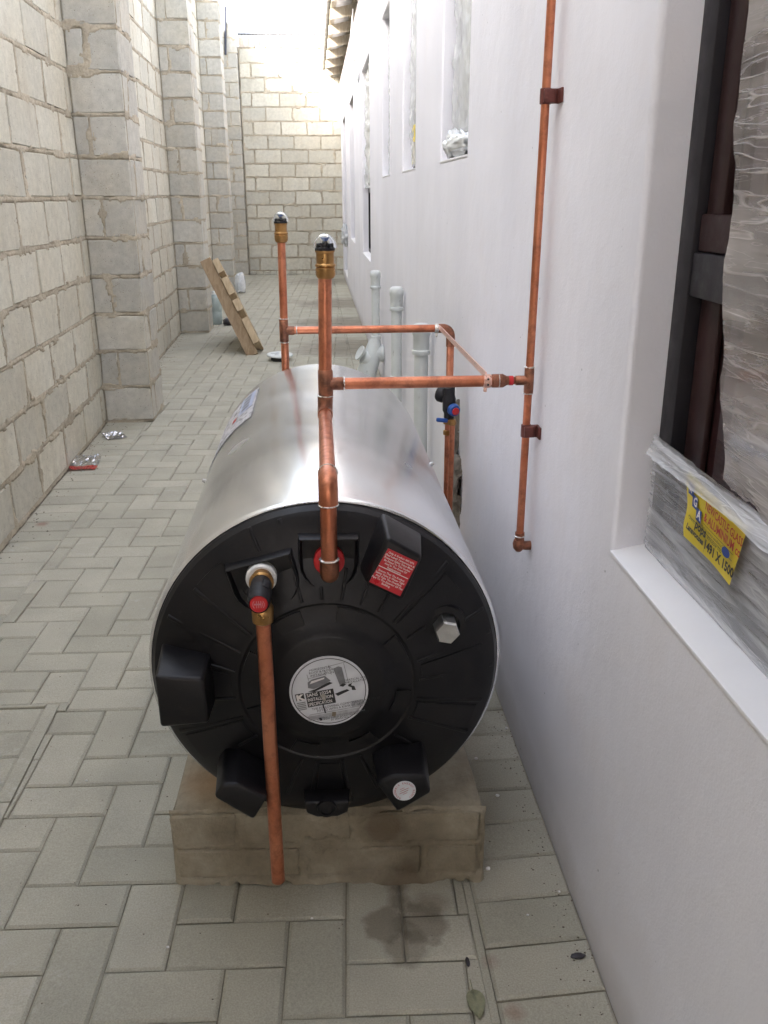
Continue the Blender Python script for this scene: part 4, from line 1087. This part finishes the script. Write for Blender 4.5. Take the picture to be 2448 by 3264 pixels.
# ------------------------------------------------------------------ copper pipework
def collar(p, d, r, L=0.022, n=20):
    d = Vector(d).normalized(); return lathe(Vector(p) - d * L / 2, d, [(r + 0.0002, 0), (r + 0.0017, 0.001), (r + 0.0019, L / 2), (r + 0.0017, L - 0.001), (r + 0.0002, L)], n)
def ring(p, d, r, n=20):
    d = Vector(d).normalized(); return lathe(Vector(p) - d * 0.0018, d, [(r, 0), (r + 0.0022, 0.0012), (r + 0.0022, 0.0024), (r, 0.0036)], n)
def breaker(par, x, y, z, k=1.0):
    """brass body, black base, clear dome"""
    b = obj('vacuum_breaker', lathe((x, y, z - 0.052), (0, 0, 1), [(0.0128, 0), (0.0165, 0.003), (0.0185, 0.008), (0.0185, 0.019), (0.0168, 0.021), (0.0190, 0.0225), (0.0190, 0.0255), (0.0168, 0.028), (0.0165, 0.046), (0.0182, 0.048), (0.0182, 0.0505), (0.010, 0.0505)], 28), M['brass'], par)
    bm = lathe((x, y, z - 0.0015), (0, 0, 1), [(0.0185, 0), (0.0185, 0.004), (0.0175, 0.005), (0.0, 0.005)], 24)
    for i in range(6):
        a = i * math.pi / 3 + 0.2; bm = join(bm, box((x + 0.0135 * math.cos(a), y + 0.0135 * math.sin(a), z + 0.007), (0.005, 0.005, 0.008), 0.0006, (0, 0, a)))
    bm = join(bm, lathe((x, y, z + 0.0036), (0, 0, 1), [(0.006, 0), (0.007, 0.004), (0.002, 0.016), (0, 0.018)], 14))
    obj('valve_base', bm, M['black_soft'], b)
    bl = lathe((x, y, z + 0.0215), (0, 0, -1), [(0.0095, 0.0), (0.0005, 0.0105), (0, 0.0105)], 14)
    obj('valve_cone', bl, M['blue_plastic'], b)
    prof_ = [(0.0218, 0.0)] + [(0.0215 * math.cos(t), 0.0235 * math.sin(t) + 0.001) for t in np.linspace(0.05, math.pi / 2 - 0.02, 9)] + [(0, 0.0245)]
    inn = [(0, 0.0232)] + [(0.0202 * math.cos(t), 0.0222 * math.sin(t) + 0.001) for t in np.linspace(math.pi / 2 - 0.02, 0.05, 9)] + [(0.0205, 0.0)]
    obj('clear_dome', lathe((x, y, z + 0.003), (0, 0, 1), prof_ + inn + [(0.0218, 0.0)], 28, False), M['clear'], b, 60)
# front vent pipe: port, short riser, step back over the jacket, tall riser, branch to the wall pipe
FX, FY, FZ = 0.010, 1.69, 0.803
fv = thing('front_vent_pipe', 'copper pipe from the red collared port up to the nearer clear domed vent', 'copper pipe', (FX, FY, 0.76))
obj('lower_riser', tube([(0.007, 1.300, 0.650), (0.007, 1.243, 0.650), (0.008, 1.245, FZ), (0.009, FY - 0.0, FZ), (FX, FY, FZ + 0.06)], 0.0125, 20, 0.020), M['copper'], fv, 60)
obj('elbow', tube([(0.007, 1.273, 0.650), (0.007, 1.243, 0.650), (0.007, 1.243, 0.677)], 0.0146, 20, 0.018), M['burnt'], fv, 60)
obj('elbow', tube([(0.008, 1.245, FZ - 0.036), (0.008, 1.245, FZ), (0.008, 1.245 + 0.036, FZ)], 0.0146, 20, 0.022), M['copper'], fv, 60)
obj('elbow', tube([(0.009, FY - 0.034, FZ), (0.0095, FY, FZ), (FX, FY, FZ + 0.03)], 0.0146, 20, 0.022), M['burnt'], fv, 60)
obj('solder_joint', join(ring((0.007, 1.243, 0.679), (0, 0, 1), 0.0135), ring((0.008, 1.245, FZ - 0.037), (0, 0, 1), 0.0135), ring((FX, FY, FZ + 0.031), (0, 0, 1), 0.0135), ring((0.0085, 1.282, FZ), (0, 1, 0), 0.0135)), M['solder'], fv)
obj('riser', tube([(FX, FY, FZ + 0.03), (0.0155, FY, 1.066)], 0.0125, 20), M['copper'], fv, 60)
BZ = 0.857
obj('tee', join(collar((0.0115, FY, BZ), (0, 0, 1), 0.0125, 0.055), lathe((0.0115, FY, BZ), (1, 0, 0), [(0.0115, 0.0), (0.0125, 0.012), (0.0125, 0.032), (0.0112, 0.034)], 20)), M['burnt'], fv, 60)
obj('branch_pipe', tube([(0.03, FY, BZ), (0.335, FY, BZ)], 0.0112, 20), M['copper'], fv, 60)
obj('solder_joint', join(ring((0.047, FY, BZ), (1, 0, 0), 0.0118), ring((0.348, FY, BZ), (1, 0, 0), 0.0118)), M['solder'], fv)
obj('reducer', lathe((0.334, FY, BZ), (1, 0, 0), [(0.0112, 0), (0.0132, 0.001), (0.0134, 0.022), (0.009, 0.030), (0.0088, 0.036), (0.0075, 0.037), (0.0075, 0.075)], 20), M['burnt'], fv, 60)
obj('red_tape', collar((0.372, FY, BZ), (1, 0, 0), 0.0076, 0.010), M['red_plastic'], fv)
breaker(fv, 0.0165, FY, 1.105)
# wall pipe
WPX = 0.408
def wy(z): return FY + 0.028 * (BZ - z)
wp = thing('wall_pipe', 'thin vertical copper pipe clipped to the white wall, ending in a soldered elbow', 'copper pipe', (WPX, FY, 0.5))
obj('pipe', tube([(WPX, wy(2.80), 2.80), (WPX, wy(BZ), BZ), (WPX, wy(0.53), 0.53)], 0.0077, 16), M['copper'], wp, 60)
obj('tee', join(collar((WPX, FY, BZ), (0, 0, 1), 0.0077, 0.050), lathe((WPX, FY, BZ), (-1, 0, 0), [(0.0088, 0), (0.0095, 0.006), (0.0095, 0.026), (0.008, 0.027)], 16)), M['burnt'], wp, 60)
obj('solder_joint', join(ring((WPX, wy(BZ + .026), BZ + 0.026), (0, 0, 1), 0.0082), ring((WPX, wy(BZ - .026), BZ - 0.026), (0, 0, 1), 0.0082)), M['solder'], wp)
for zc in (1.360, 0.755):
    y_ = wy(zc)
    obj('pipe_clip', join(collar((WPX, y_, zc), (0, 0, 1), 0.0085, 0.026), box((WPX + 0.013, y_ - 0.004, zc), (0.024, 0.012, 0.024), 0.002), box((WPX + 0.004, y_ - 0.012, zc), (0.020, 0.006, 0.022), 0.0015), box((WPX + 0.0215, y_ - 0.014, zc), (0.004, 0.032, 0.024), 0.001)), M['clip'], wp)
obj('elbow', join(tube([(WPX, wy(0.53), 0.535), (WPX, wy(0.5), 0.505), (WX + 0.01, wy(0.5), 0.505)], 0.0098, 16, 0.016), lathe((WPX - 0.001, wy(0.5), 0.512), (0, 0, -1), [(0.0105, -0.006), (0.013, 0.002), (0.0115, 0.012), (0.006, 0.019), (0, 0.020)], 16)), M['burnt'], wp, 60)
obj('solder_joint', ring((WPX, wy(0.53), 0.527), (0, 0, 1), 0.0092), M['solder'], wp)
# rear vent pipe, branch, elbow, control valve and the two thin pipes down
RX, RY, RZ = -0.0965, 2.545, 0.838
rv = thing('rear_vent_pipe', 'copper pipe behind the heater with the farther domed vent and the blue capped valve', 'copper pipe', (RX, RY, 0.5))
obj('riser', tube([(RX + 0.003, RY, 0.52), (RX, RY, 0.70), (RX + 0.003, RY, 1.105)], 0.0110, 18), M['copper'], rv, 60)
obj('tee', join(collar((RX, RY, RZ), (0, 0, 1), 0.011, 0.062), lathe((RX, RY, RZ), (1, 0, 0), [(0.0105, 0), (0.0125, 0.012), (0.0125, 0.028), (0.011, 0.03)], 18)), M['burnt'], rv, 60)
obj('solder_joint', join(ring((RX, RY, RZ + 0.033), (0, 0, 1), 0.0115), ring((RX, RY, RZ - 0.033), (0, 0, 1), 0.0115), ring((RX + 0.036, RY, RZ), (1, 0, 0), 0.0115), ring((0.338, RY, RZ), (1, 0, 0), 0.0115)), M['solder'], rv)
VX = 0.379
obj('branch_pipe', tube([(RX + 0.03, RY, RZ), (0.345, RY, RZ)], 0.0108, 18), M['copper'], rv, 60)
obj('elbow', tube([(0.335, RY, RZ), (VX, RY, RZ), (VX, RY, RZ - 0.052)], 0.0128, 18, 0.026), M['burnt'], rv, 60)
obj('drop_pipe', tube([(VX, RY, RZ - 0.05), (VX, RY, 0.665)], 0.0108, 18), M['copper'], rv, 60)
cv = obj('control_valve', join(lathe((VX, RY, 0.572), (0, 0, 1), [(0.011, 0), (0.015, 0.004), (0.015, 0.018), (0.019, 0.026), (0.020, 0.06), (0.0165, 0.072), (0.0165, 0.094), (0.012, 0.098)], 20),
                         lathe((VX - 0.004, RY + 0.012, 0.638), (-0.75, 0.5, 0.15), [(0.017, 0), (0.020, 0.008), (0.0235, 0.012), (0.0235, 0.026), (0.019, 0.032), (0, 0.033)], 22),
                         lathe((VX, RY, 0.61), (0.35, -1, -0.15), [(0.014, 0), (0.014, 0.024)], 18)), M['black_soft'], rv)
obj('blue_cap', lathe((VX + 0.007, RY - 0.022, 0.607), (0.35, -1, -0.15), [(0.0165, 0), (0.0185, 0.003), (0.0185, 0.012), (0.016, 0.018), (0.011, 0.019)], 20), M['blue_plastic'], cv)
obj('red_button', lathe((VX + 0.0135, RY - 0.040, 0.604), (0.35, -1, -0.15), [(0.011, 0), (0.011, 0.003), (0.009, 0.0045), (0, 0.0045)], 20), M['red_plastic'], cv)
obj('lever', box((VX - 0.022, RY - 0.014, 0.572), (0.036, 0.012, 0.012), 0.004, (0, 0.15, 0.2)), M['blue_plastic'], cv)
obj('brass_nut', lathe((VX + 0.006, RY - 0.035, 0.562), (0, 0, 1), [(0.010, 0), (0.0115, 0.002), (0.0115, 0.014), (0.010, 0.018)], 6), M['brass'], rv, 20)
obj('supply_pipe', tube([(VX + 0.006, RY - 0.035, 0.575), (VX + 0.004, RY - 0.035, 0.30), (VX + 0.004, RY - 0.03, -0.01)], 0.0078, 14, 0.02), M['copper'], rv, 60)
obj('supply_pipe', tube([(VX - 0.002, RY + 0.01, 0.58), (VX - 0.002, RY + 0.01, 0.33), (VX - 0.004, RY + 0.01, -0.01)], 0.0078, 14, 0.02), M['copper'], rv, 60)
obj('brass_nut', join(*[lathe((VX - 0.002, RY + 0.01, z_), (0, 0, 1), [(0.0095, 0), (0.0125, 0.002), (0.0125, 0.014), (0.0095, 0.016)], 6) for z_ in (0.52, 0.553)]), M['brass'], rv, 20)
breaker(rv, RX + 0.003, RY, 1.128)
# perforated strap tying the two branches together
def strap_between(a, b, w, t=0.0012):
    a, b = Vector(a), Vector(b); d = (b - a).normalized(); s = Vector((0, 0, 1)); s = (s - d * s.dot(d)).normalized(); n_ = d.cross(s)
    return prism([a - s * w / 2 - n_ * t, a + s * w / 2 - n_ * t, a + s * w / 2 + n_ * t, a - s * w / 2 + n_ * t], [b - s * w / 2 - n_ * t, b + s * w / 2 - n_ * t, b + s * w / 2 + n_ * t, b - s * w / 2 + n_ * t])
sp_ = thing('earth_strap', 'thin pinkish copper strap slanting between the two horizontal copper branches', 'strap', (0.33, 2.1, 0.85))
SA, SB = Vector((0.345, RY - 0.012, RZ + 0.004)), Vector((0.325, FY + 0.012, BZ + 0.009))
obj('strip', strap_between(SA, SB, 0.013), pmat('thin_copper_strip', (0.80, 0.52, 0.44), 0.35, 0.7, 0.1, 40), sp_, 0)
obj('clamp', join(collar((0.325, FY, BZ), (1, 0, 0), 0.0114, 0.016), box((0.322, FY, BZ - 0.016), (0.006, 0.008, 0.010), 0.001)), pmat('bright_copper_clamp', (0.80, 0.50, 0.40), 0.3, 0.8, 0.1, 40), sp_)
obj('clamp', join(collar((0.338, RY, RZ), (1, 0, 0), 0.0115, 0.012), box((0.338, RY - 0.004, RZ - 0.018), (0.006, 0.008, 0.012), 0.001)), M['solder'], sp_)
for k in range(2):
    obj('bolt_hole', lathe((0.325, FY - 0.0134, BZ + 0.006 - k * 0.011), (0, -1, 0), [(0.0022, 0), (0.0022, 0.0006), (0, 0.0006)], 10), M['ink'], sp_)

# safety valve and its drain pipe
DX = -0.0970
sv = thing('safety_valve', 'safety valve with red button and a long copper drain pipe hanging before the heater', 'safety valve', (DX, 1.22, 0.6))
obj('valve_stem', lathe((DX, 1.290, 0.643), (0, -1, 0.0), [(0.0155, 0), (0.0160, 0.006), (0.0160, 0.040), (0.0190, 0.043), (0.0190, 0.047), (0.0160, 0.050)], 24), M['brass'], sv)
obj('valve_body', lathe((DX, 1.242, 0.642), (0, -1, 0), [(0.0155, 0), (0.0160, 0.002), (0.0160, 0.022), (0.0172, 0.024), (0.0176, 0.034), (0.0170, 0.058), (0.0158, 0.068), (0.0140, 0.072), (0.0135, 0.070)], 28), M['black_soft'], sv)
obj('test_lever', box((DX + 0.010, 1.205, 0.6585), (0.010, 0.016, 0.004), 0.0015, (0.3, 0.5, 0)), M['black_soft'], sv)
rb = obj('red_button', lathe((DX, 1.1735, 0.642), (0, -1, 0), [(0.0135, 0), (0.0135, 0.0015), (0.0125, 0.0028), (0, 0.003)], 28), M['red_plastic'], sv)
def vmark(x0, z0, x1, z1): obj('moulded_mark', ([(DX + x0, 1.1702, 0.642 + z0), (DX + x1, 1.1702, 0.642 + z0), (DX + x1, 1.1702, 0.642 + z1), (DX + x0, 1.1702, 0.642 + z1)], [(0, 1, 2, 3)]), M['mark_pink'], rb, 0)
M['mark_pink'] = pmat('pinkish_moulding', (0.62, 0.24, 0.27), 0.45, 0, 0.1, 60)
for x_ in (-0.0035, -0.0005, 0.0028): vmark(x_, -0.0055, x_ + 0.0012, 0.0055)
vmark(-0.0065, -0.001, 0.003, 0.0016); vmark(0.0052, -0.0032, 0.0062, 0.0032)
for sgn in (1, -1):
    arc = [(DX + sgn * 0.0088 * math.cos(t), 1.1702, 0.642 + 0.0088 * math.sin(t)) for t in np.linspace(-0.75, 0.75, 8)]; arc2 = [(DX + sgn * 0.0078 * math.cos(t), 1.1702, 0.642 + 0.0078 * math.sin(t)) for t in np.linspace(0.75, -0.75, 8)]
    obj('moulded_mark', ((arc + arc2)[::sgn], [tuple(range(16))]), M['mark_pink'], rb, 0)
obj('outlet_nut', lathe((DX + 0.002, 1.212, 0.592), (0, 0, 1), [(0.0118, 0), (0.0162, 0.003), (0.0168, 0.016), (0.0168, 0.026), (0.0140, 0.030), (0.0135, 0.045)], 24), M['brass'], sv)
obj('drain_pipe', tube([(DX + 0.002, 1.212, 0.596), (DX + 0.004, 1.206, 0.112)], 0.0112, 22, 0, True), M['copper'], sv, 60)
obj('pipe_mouth', lathe((DX + 0.004, 1.206, 0.1125), (0, 0, 1), [(0.0110, 0), (0.0097, 0.0), (0.0097, 0.05)], 22, False), M['burnt'], sv)

# ------------------------------------------------------------------ pvc soil and vent pipes by the wall
def vent(x, y, ztop, label, collars=(), z0=0.0, capk=1.0):
    t = thing('vent_pipe', label, 'pvc pipe', (x, y, 0), 'white pvc vent pipes along the house wall')
    obj('pipe', tube([(x, y, z0), (x, y, ztop - 0.05)], 0.0265, 20), M['pvc'], t, 60)
    obj('cap', lathe((x, y, ztop - 0.115), (0, 0, 1), [(0.0265, 0), (0.0345, 0.001), (0.0355, 0.006), (0.0345, 0.016), (0.031, 0.018), (0.031, 0.070), (0.0345, 0.074), (0.0355, 0.094), (0.033, 0.108), (0.022, 0.115), (0, 0.116)], 24), M['pvc'], t, 50)
    for z_ in collars: obj('collar', lathe((x, y, z_), (0, 0, 1), [(0.0265, 0), (0.035, 0.001), (0.036, 0.008), (0.035, 0.02), (0.0265, 0.022)], 24), M['pvc'], t, 50)
    return t
vent(0.388, 3.35, 0.742, 'white vent pipe with a collared cap nearest the heater', (0.10,))
vent(0.390, 4.45, 0.772, 'white vent pipe with a rounded cap, middle one of three along the wall', (0.31,))
v3 = vent(0.378, 5.88, 0.738, 'white vent pipe that rises from the fat inspection bend', (0.30,), 0.28)
gb = thing('inspection_bend', 'fat white pvc bend with its round lid hanging open beside the house wall', 'pvc bend', (0.36, 5.9, 0))
obj('bend', tube([(0.374, 5.88, 0.30), (0.355, 5.87, 0.20), (0.315, 5.86, 0.09), (0.305, 5.86, -0.01)], [0.035] + [0.058] * 0 + [0.060, 0.066, 0.066], 24), M['pvc'], gb, 60)
obj('stub', lathe((0.35, 5.87, 0.205), (1, 0, 0.0), [(0.05, 0), (0.052, 0.06), (0.058, 0.062), (0.058, 0.078), (0.05, 0.08)], 24), M['pvc'], gb)
obj('access_lid', lathe((0.276, 5.83, 0.215), (-0.85, -0.25, 0.50), [(0.0, 0.0), (0.046, 0.0), (0.050, 0.004), (0.050, 0.012), (0.046, 0.014), (0.04, 0.010), (0, 0.010)], 24), M['pvc'], gb, 40)
obj('lid_socket', lathe((0.318, 5.85, 0.175), (-0.85, -0.25, 0.50), [(0.050, 0.0), (0.046, 0.032), (0.040, 0.034), (0.038, 0.02), (0, 0.02)], 24), M['pvc'], gb, 40)

# round white drain lid
dl = thing('drain_lid', 'round white drain lid on a low dark collar in the paving', 'drain lid', (-0.298, 6.86, 0))
obj('collar', lathe((-0.298, 6.86, -0.01), (0, 0, 1), [(0.072, 0), (0.07, 0.045), (0, 0.046)], 24), M['black_soft'], dl)
obj('lid', lathe((-0.298, 6.86, 0.032), (0.03, -0.05, 1), [(0.075, 0), (0.098, 0.002), (0.101, 0.008), (0.098, 0.014), (0.085, 0.018), (0.08, 0.016), (0, 0.020)], 32), M['pvc'], dl, 30)
for k in range(6):
    a = k * math.pi / 3; obj('lid_rib', box((-0.298 + 0.045 * math.cos(a), 6.86 + 0.045 * math.sin(a), 0.0525), (0.05, 0.004, 0.003), 0, (0, 0, a)), M['ink_pale'], dl, 0)

# ------------------------------------------------------------------ pallet leaning on the second pier
pt = thing('wooden_pallet', 'small raw pine pallet leaning on edge against the second pier of the block wall', 'pallet', (-0.5, 7.15, 0))
foot = Vector((-0.525, 7.10, 0.0)); topv = Vector((-0.885, 7.42, 0.715)); ld = (topv - foot); LL = ld.length; ld.normalize()
dp = Vector((-0.12, 1, 0)).normalized(); dp = (dp - ld * dp.dot(ld)).normalized(); nn = ld.cross(dp).normalized()
if nn.x < 0: nn = -nn
def pbox(l0, l1, d0, d1, n0, n1, bev=0.002):
    q = [foot + ld * l + dp * d + nn * n for l, d, n in ((l0, d0, n0), (l1, d0, n0), (l1, d1, n0), (l0, d1, n0))]
    q2 = [foot + ld * l + dp * d + nn * n for l, d, n in ((l0, d0, n1), (l1, d0, n1), (l1, d1, n1), (l0, d1, n1))]
    return prism(q, q2, bev)
for d0 in (0.0, 0.78): obj('stringer', pbox(0.0, LL, d0, d0 + 0.038, -0.045, 0.045), M['wood_dark'], pt, 0)
for l0, l1 in ((0.075, 0.30), (0.37, 0.47), (0.52, 0.67), (0.72, 0.84)): obj('deck_board', pbox(l0 * LL / 0.88, l1 * LL / 0.88, -0.020, 0.83, 0.047, 0.098), M['wood'], pt, 0)
for l0 in (0.62, 0.50): obj('block', pbox(l0, l0 + 0.07, 0.04, 0.10, -0.045, 0.045), M['wood'], pt, 0)

# pale teal jerrycan behind the second pier, dark shard, white bag by the third pier
jc = thing('plastic_drum', 'pale teal plastic drum standing behind the second pier', 'drum', (-0.99, 8.95, 0))
obj('body', lathe((-1.0, 8.95, 0.0), (0, 0, 1), [(0.055, 0), (0.062, 0.01), (0.062, 0.12), (0.060, 0.125), (0.062, 0.13), (0.062, 0.25), (0.052, 0.27), (0.03, 0.285)], 20), M['teal'], jc)
obj('cap', lathe((-1.0, 8.95, 0.284), (0, 0, 1), [(0.028, 0), (0.028, 0.03), (0.02, 0.034), (0, 0.034)], 16), M['white_plastic'], jc)
def scrap(name, c, s, seed, mat, label, cat, flat=0.4, group=None):
    r = random.Random(seed); bm = bmesh.new(); bmesh.ops.create_icosphere(bm, subdivisions=3, radius=1.0)
    for v in bm.verts:
        k = 1 + 0.55 * float(fbm(np.array(v.co.x * 2.2 + seed), np.array(v.co.y * 2.2 + v.co.z * 1.7), seed, 3))
        v.co = Vector((v.co.x * s[0] * k, v.co.y * s[1] * k, max(-0.6, v.co.z) * s[2] * k))
    zmin = min(v.co.z for v in bm.verts)
    for v in bm.verts: v.co += Vector((c[0], c[1], c[2] - zmin))
    o = obj(name, bm, mat, None, 25); return tag(o, label, cat, group)
scrap('rubble_shard', (-0.865, 8.86, 0.0), (0.06, 0.05, 0.04), 3, M['seed'], 'dark shard of rubble on the pavers behind the leaning pallet', 'rubble')
scrap('plastic_bag', (-0.985, 11.86, 0.0), (0.07, 0.08, 0.16), 9, M['wrap_far'], 'crumpled milky plastic bag at the foot of the third pier', 'bag')
def foil(name, c, sx_, sy_, rz, seed, label, red):
    n = 18; U, V_ = np.meshgrid(np.linspace(-1, 1, n), np.linspace(-1, 1, n))
    Z = 0.012 + 0.030 * np.abs(fbm(U * 2.2, V_ * 2.2, seed, 3)) + 0.012 * np.clip(V_, 0, 1) * sx_ / 0.06
    x = U * sx_ * (1 + 0.25 * fbm(V_ * 3, U, seed + 2)); y = V_ * sy_ * (1 + 0.25 * fbm(U * 3, V_, seed + 3))
    t = thing(name, label, 'wrapper', (*c, 0))
    S_ = np.stack([c[0] + x * math.cos(rz) - y * math.sin(rz), c[1] + x * math.sin(rz) + y * math.cos(rz), Z - 0.009], -1)
    k = 6 if red else 2
    a = sheet_obj('foil_side', [S_[k - 1:]], M['foil'], t); a.data.polygons.foreach_set('use_smooth', [False] * len(a.data.polygons))
    b_ = sheet_obj('printed_side', [S_[:k]], M['foil_red'] if red else M['ink_grey'], t)
foil('foil_wrapper', (-1.085, 4.62), 0.05, 0.055, 0.5, 4, 'small silver foil wrapper lying near the first pier', False)
foil('foil_wrapper', (-1.120, 4.12), 0.062, 0.10, 0.1, 12, 'crumpled silver and red foil wrapper against the foot of the block wall', True)
# leaf, seeds, plaster chips
lf = thing('fallen_leaf', 'dull green leaf lying flat on the pavers at the bottom edge', 'leaf', (0.216, 1.04, 0))
U, V_ = np.meshgrid(np.linspace(0, 1, 14), np.linspace(-1, 1, 9)); wd = 0.0145 * np.sin(np.pi * np.clip(U, 0, 1) ** 0.75) ** 0.8
sheet_obj('blade', [np.stack([0.2165 + V_ * wd + 0.002 * U, 1.058 - U * 0.052, 0.0035 + 0.004 * np.abs(V_) + 0.003 * np.sin(U * 4)], -1)[:, ::-1]], M['leaf'], lf)
obj('stalk', tube([(0.2165, 1.061, 0.004), (0.216, 1.080, 0.003)], 0.0008, 6), M['leaf'], lf)
scrap('seed_pod', (0.403, 1.114, 0.0), (0.0125, 0.006, 0.0035), 5, M['seed'], 'oval dark seed pod near the foot of the white wall', 'seed')
scrap('seed_pod', (0.218, 1.117, 0.0), (0.0035, 0.009, 0.003), 6, M['seed'], 'thin dark sliver of seed beside the green leaf', 'seed')
for i, (x, y_, s, lb) in enumerate(((0.328, 1.672, 0.0042, 'larger white plaster chip beside the right edge of the black cover'),
        (0.351, 1.539, 0.0042, 'larger white plaster chip between the plinth flank and the white wall'),
        (0.291, 1.327, 0.0046, 'white plaster chip touching the front right corner of the plinth'),
        (0.421, 1.785, 0.0040, 'white plaster crumb at the foot of the white wall level with the heater'),
        (0.340, 1.210, 0.0024, 'tiny white crumb on a soldier course brick before the plinth'),
        (-0.283, 1.187, 0.0026, 'tiny white crumb in the paver joint ahead of the left plinth corner'),
        (-0.040, 1.231, 0.0026, 'tiny white crumb in the paver joint before the middle of the plinth'),
        (-0.530, 1.660, 0.0026, 'tiny white crumb on the pavers left of the black cover'),
        (0.410, 1.260, 0.0024, 'tiny white crumb by the white wall beyond the dark seed pod'))):
    scrap('plaster_chip', (x, y_, 0), (s, s * 0.8, s * 0.7), 20 + i, M['chip'], lb, 'chip', 0.4, 'white plaster chips on the pavers')

# loose grit swept along the wall feet and into the joints
gr = random.Random(5); V, F = [], []
def speck(x, y_, r_):
    b0 = len(V); h = r_ * gr.uniform(0.5, 1.0); a0 = gr.uniform(0, 6)
    for k in range(4): V.append((x + r_ * gr.uniform(0.6, 1.2) * math.cos(a0 + k * 1.57), y_ + r_ * gr.uniform(0.6, 1.2) * math.sin(a0 + k * 1.57), 0.0004))
    V.append((x, y_, h)); 
    for k in range(4): F.append((b0 + k, b0 + (k + 1) % 4, b0 + 4))
for _ in range(420):
    y_ = gr.uniform(1.0, 3.2); speck(WX - abs(gr.gauss(0, 0.035)) - 0.004, y_, gr.uniform(0.0008, 0.0026))
for _ in range(500):
    y_ = gr.uniform(2.9, 9.0); speck(xw(y_) + abs(gr.gauss(0, 0.05)) + 0.006, y_, gr.uniform(0.0015, 0.005))
for _ in range(260):
    y_ = 1.0 + 4.5 * gr.random() ** 1.6; speck(gr.uniform(-0.95, 0.24) if y_ > 2.6 else gr.choice((gr.uniform(-0.7, -0.31), gr.uniform(-0.3, 0.3) if y_ < 1.27 else gr.uniform(-0.8, -0.31))), y_, gr.uniform(0.0008, 0.0022))
tag(obj('grit', (V, F), pmat('brown_grit', (0.13, 0.10, 0.075), 0.95, 0, 0.4, 200), None, 0), 'scattered brown sand grit along the wall feet', 'grit', None, 'stuff')
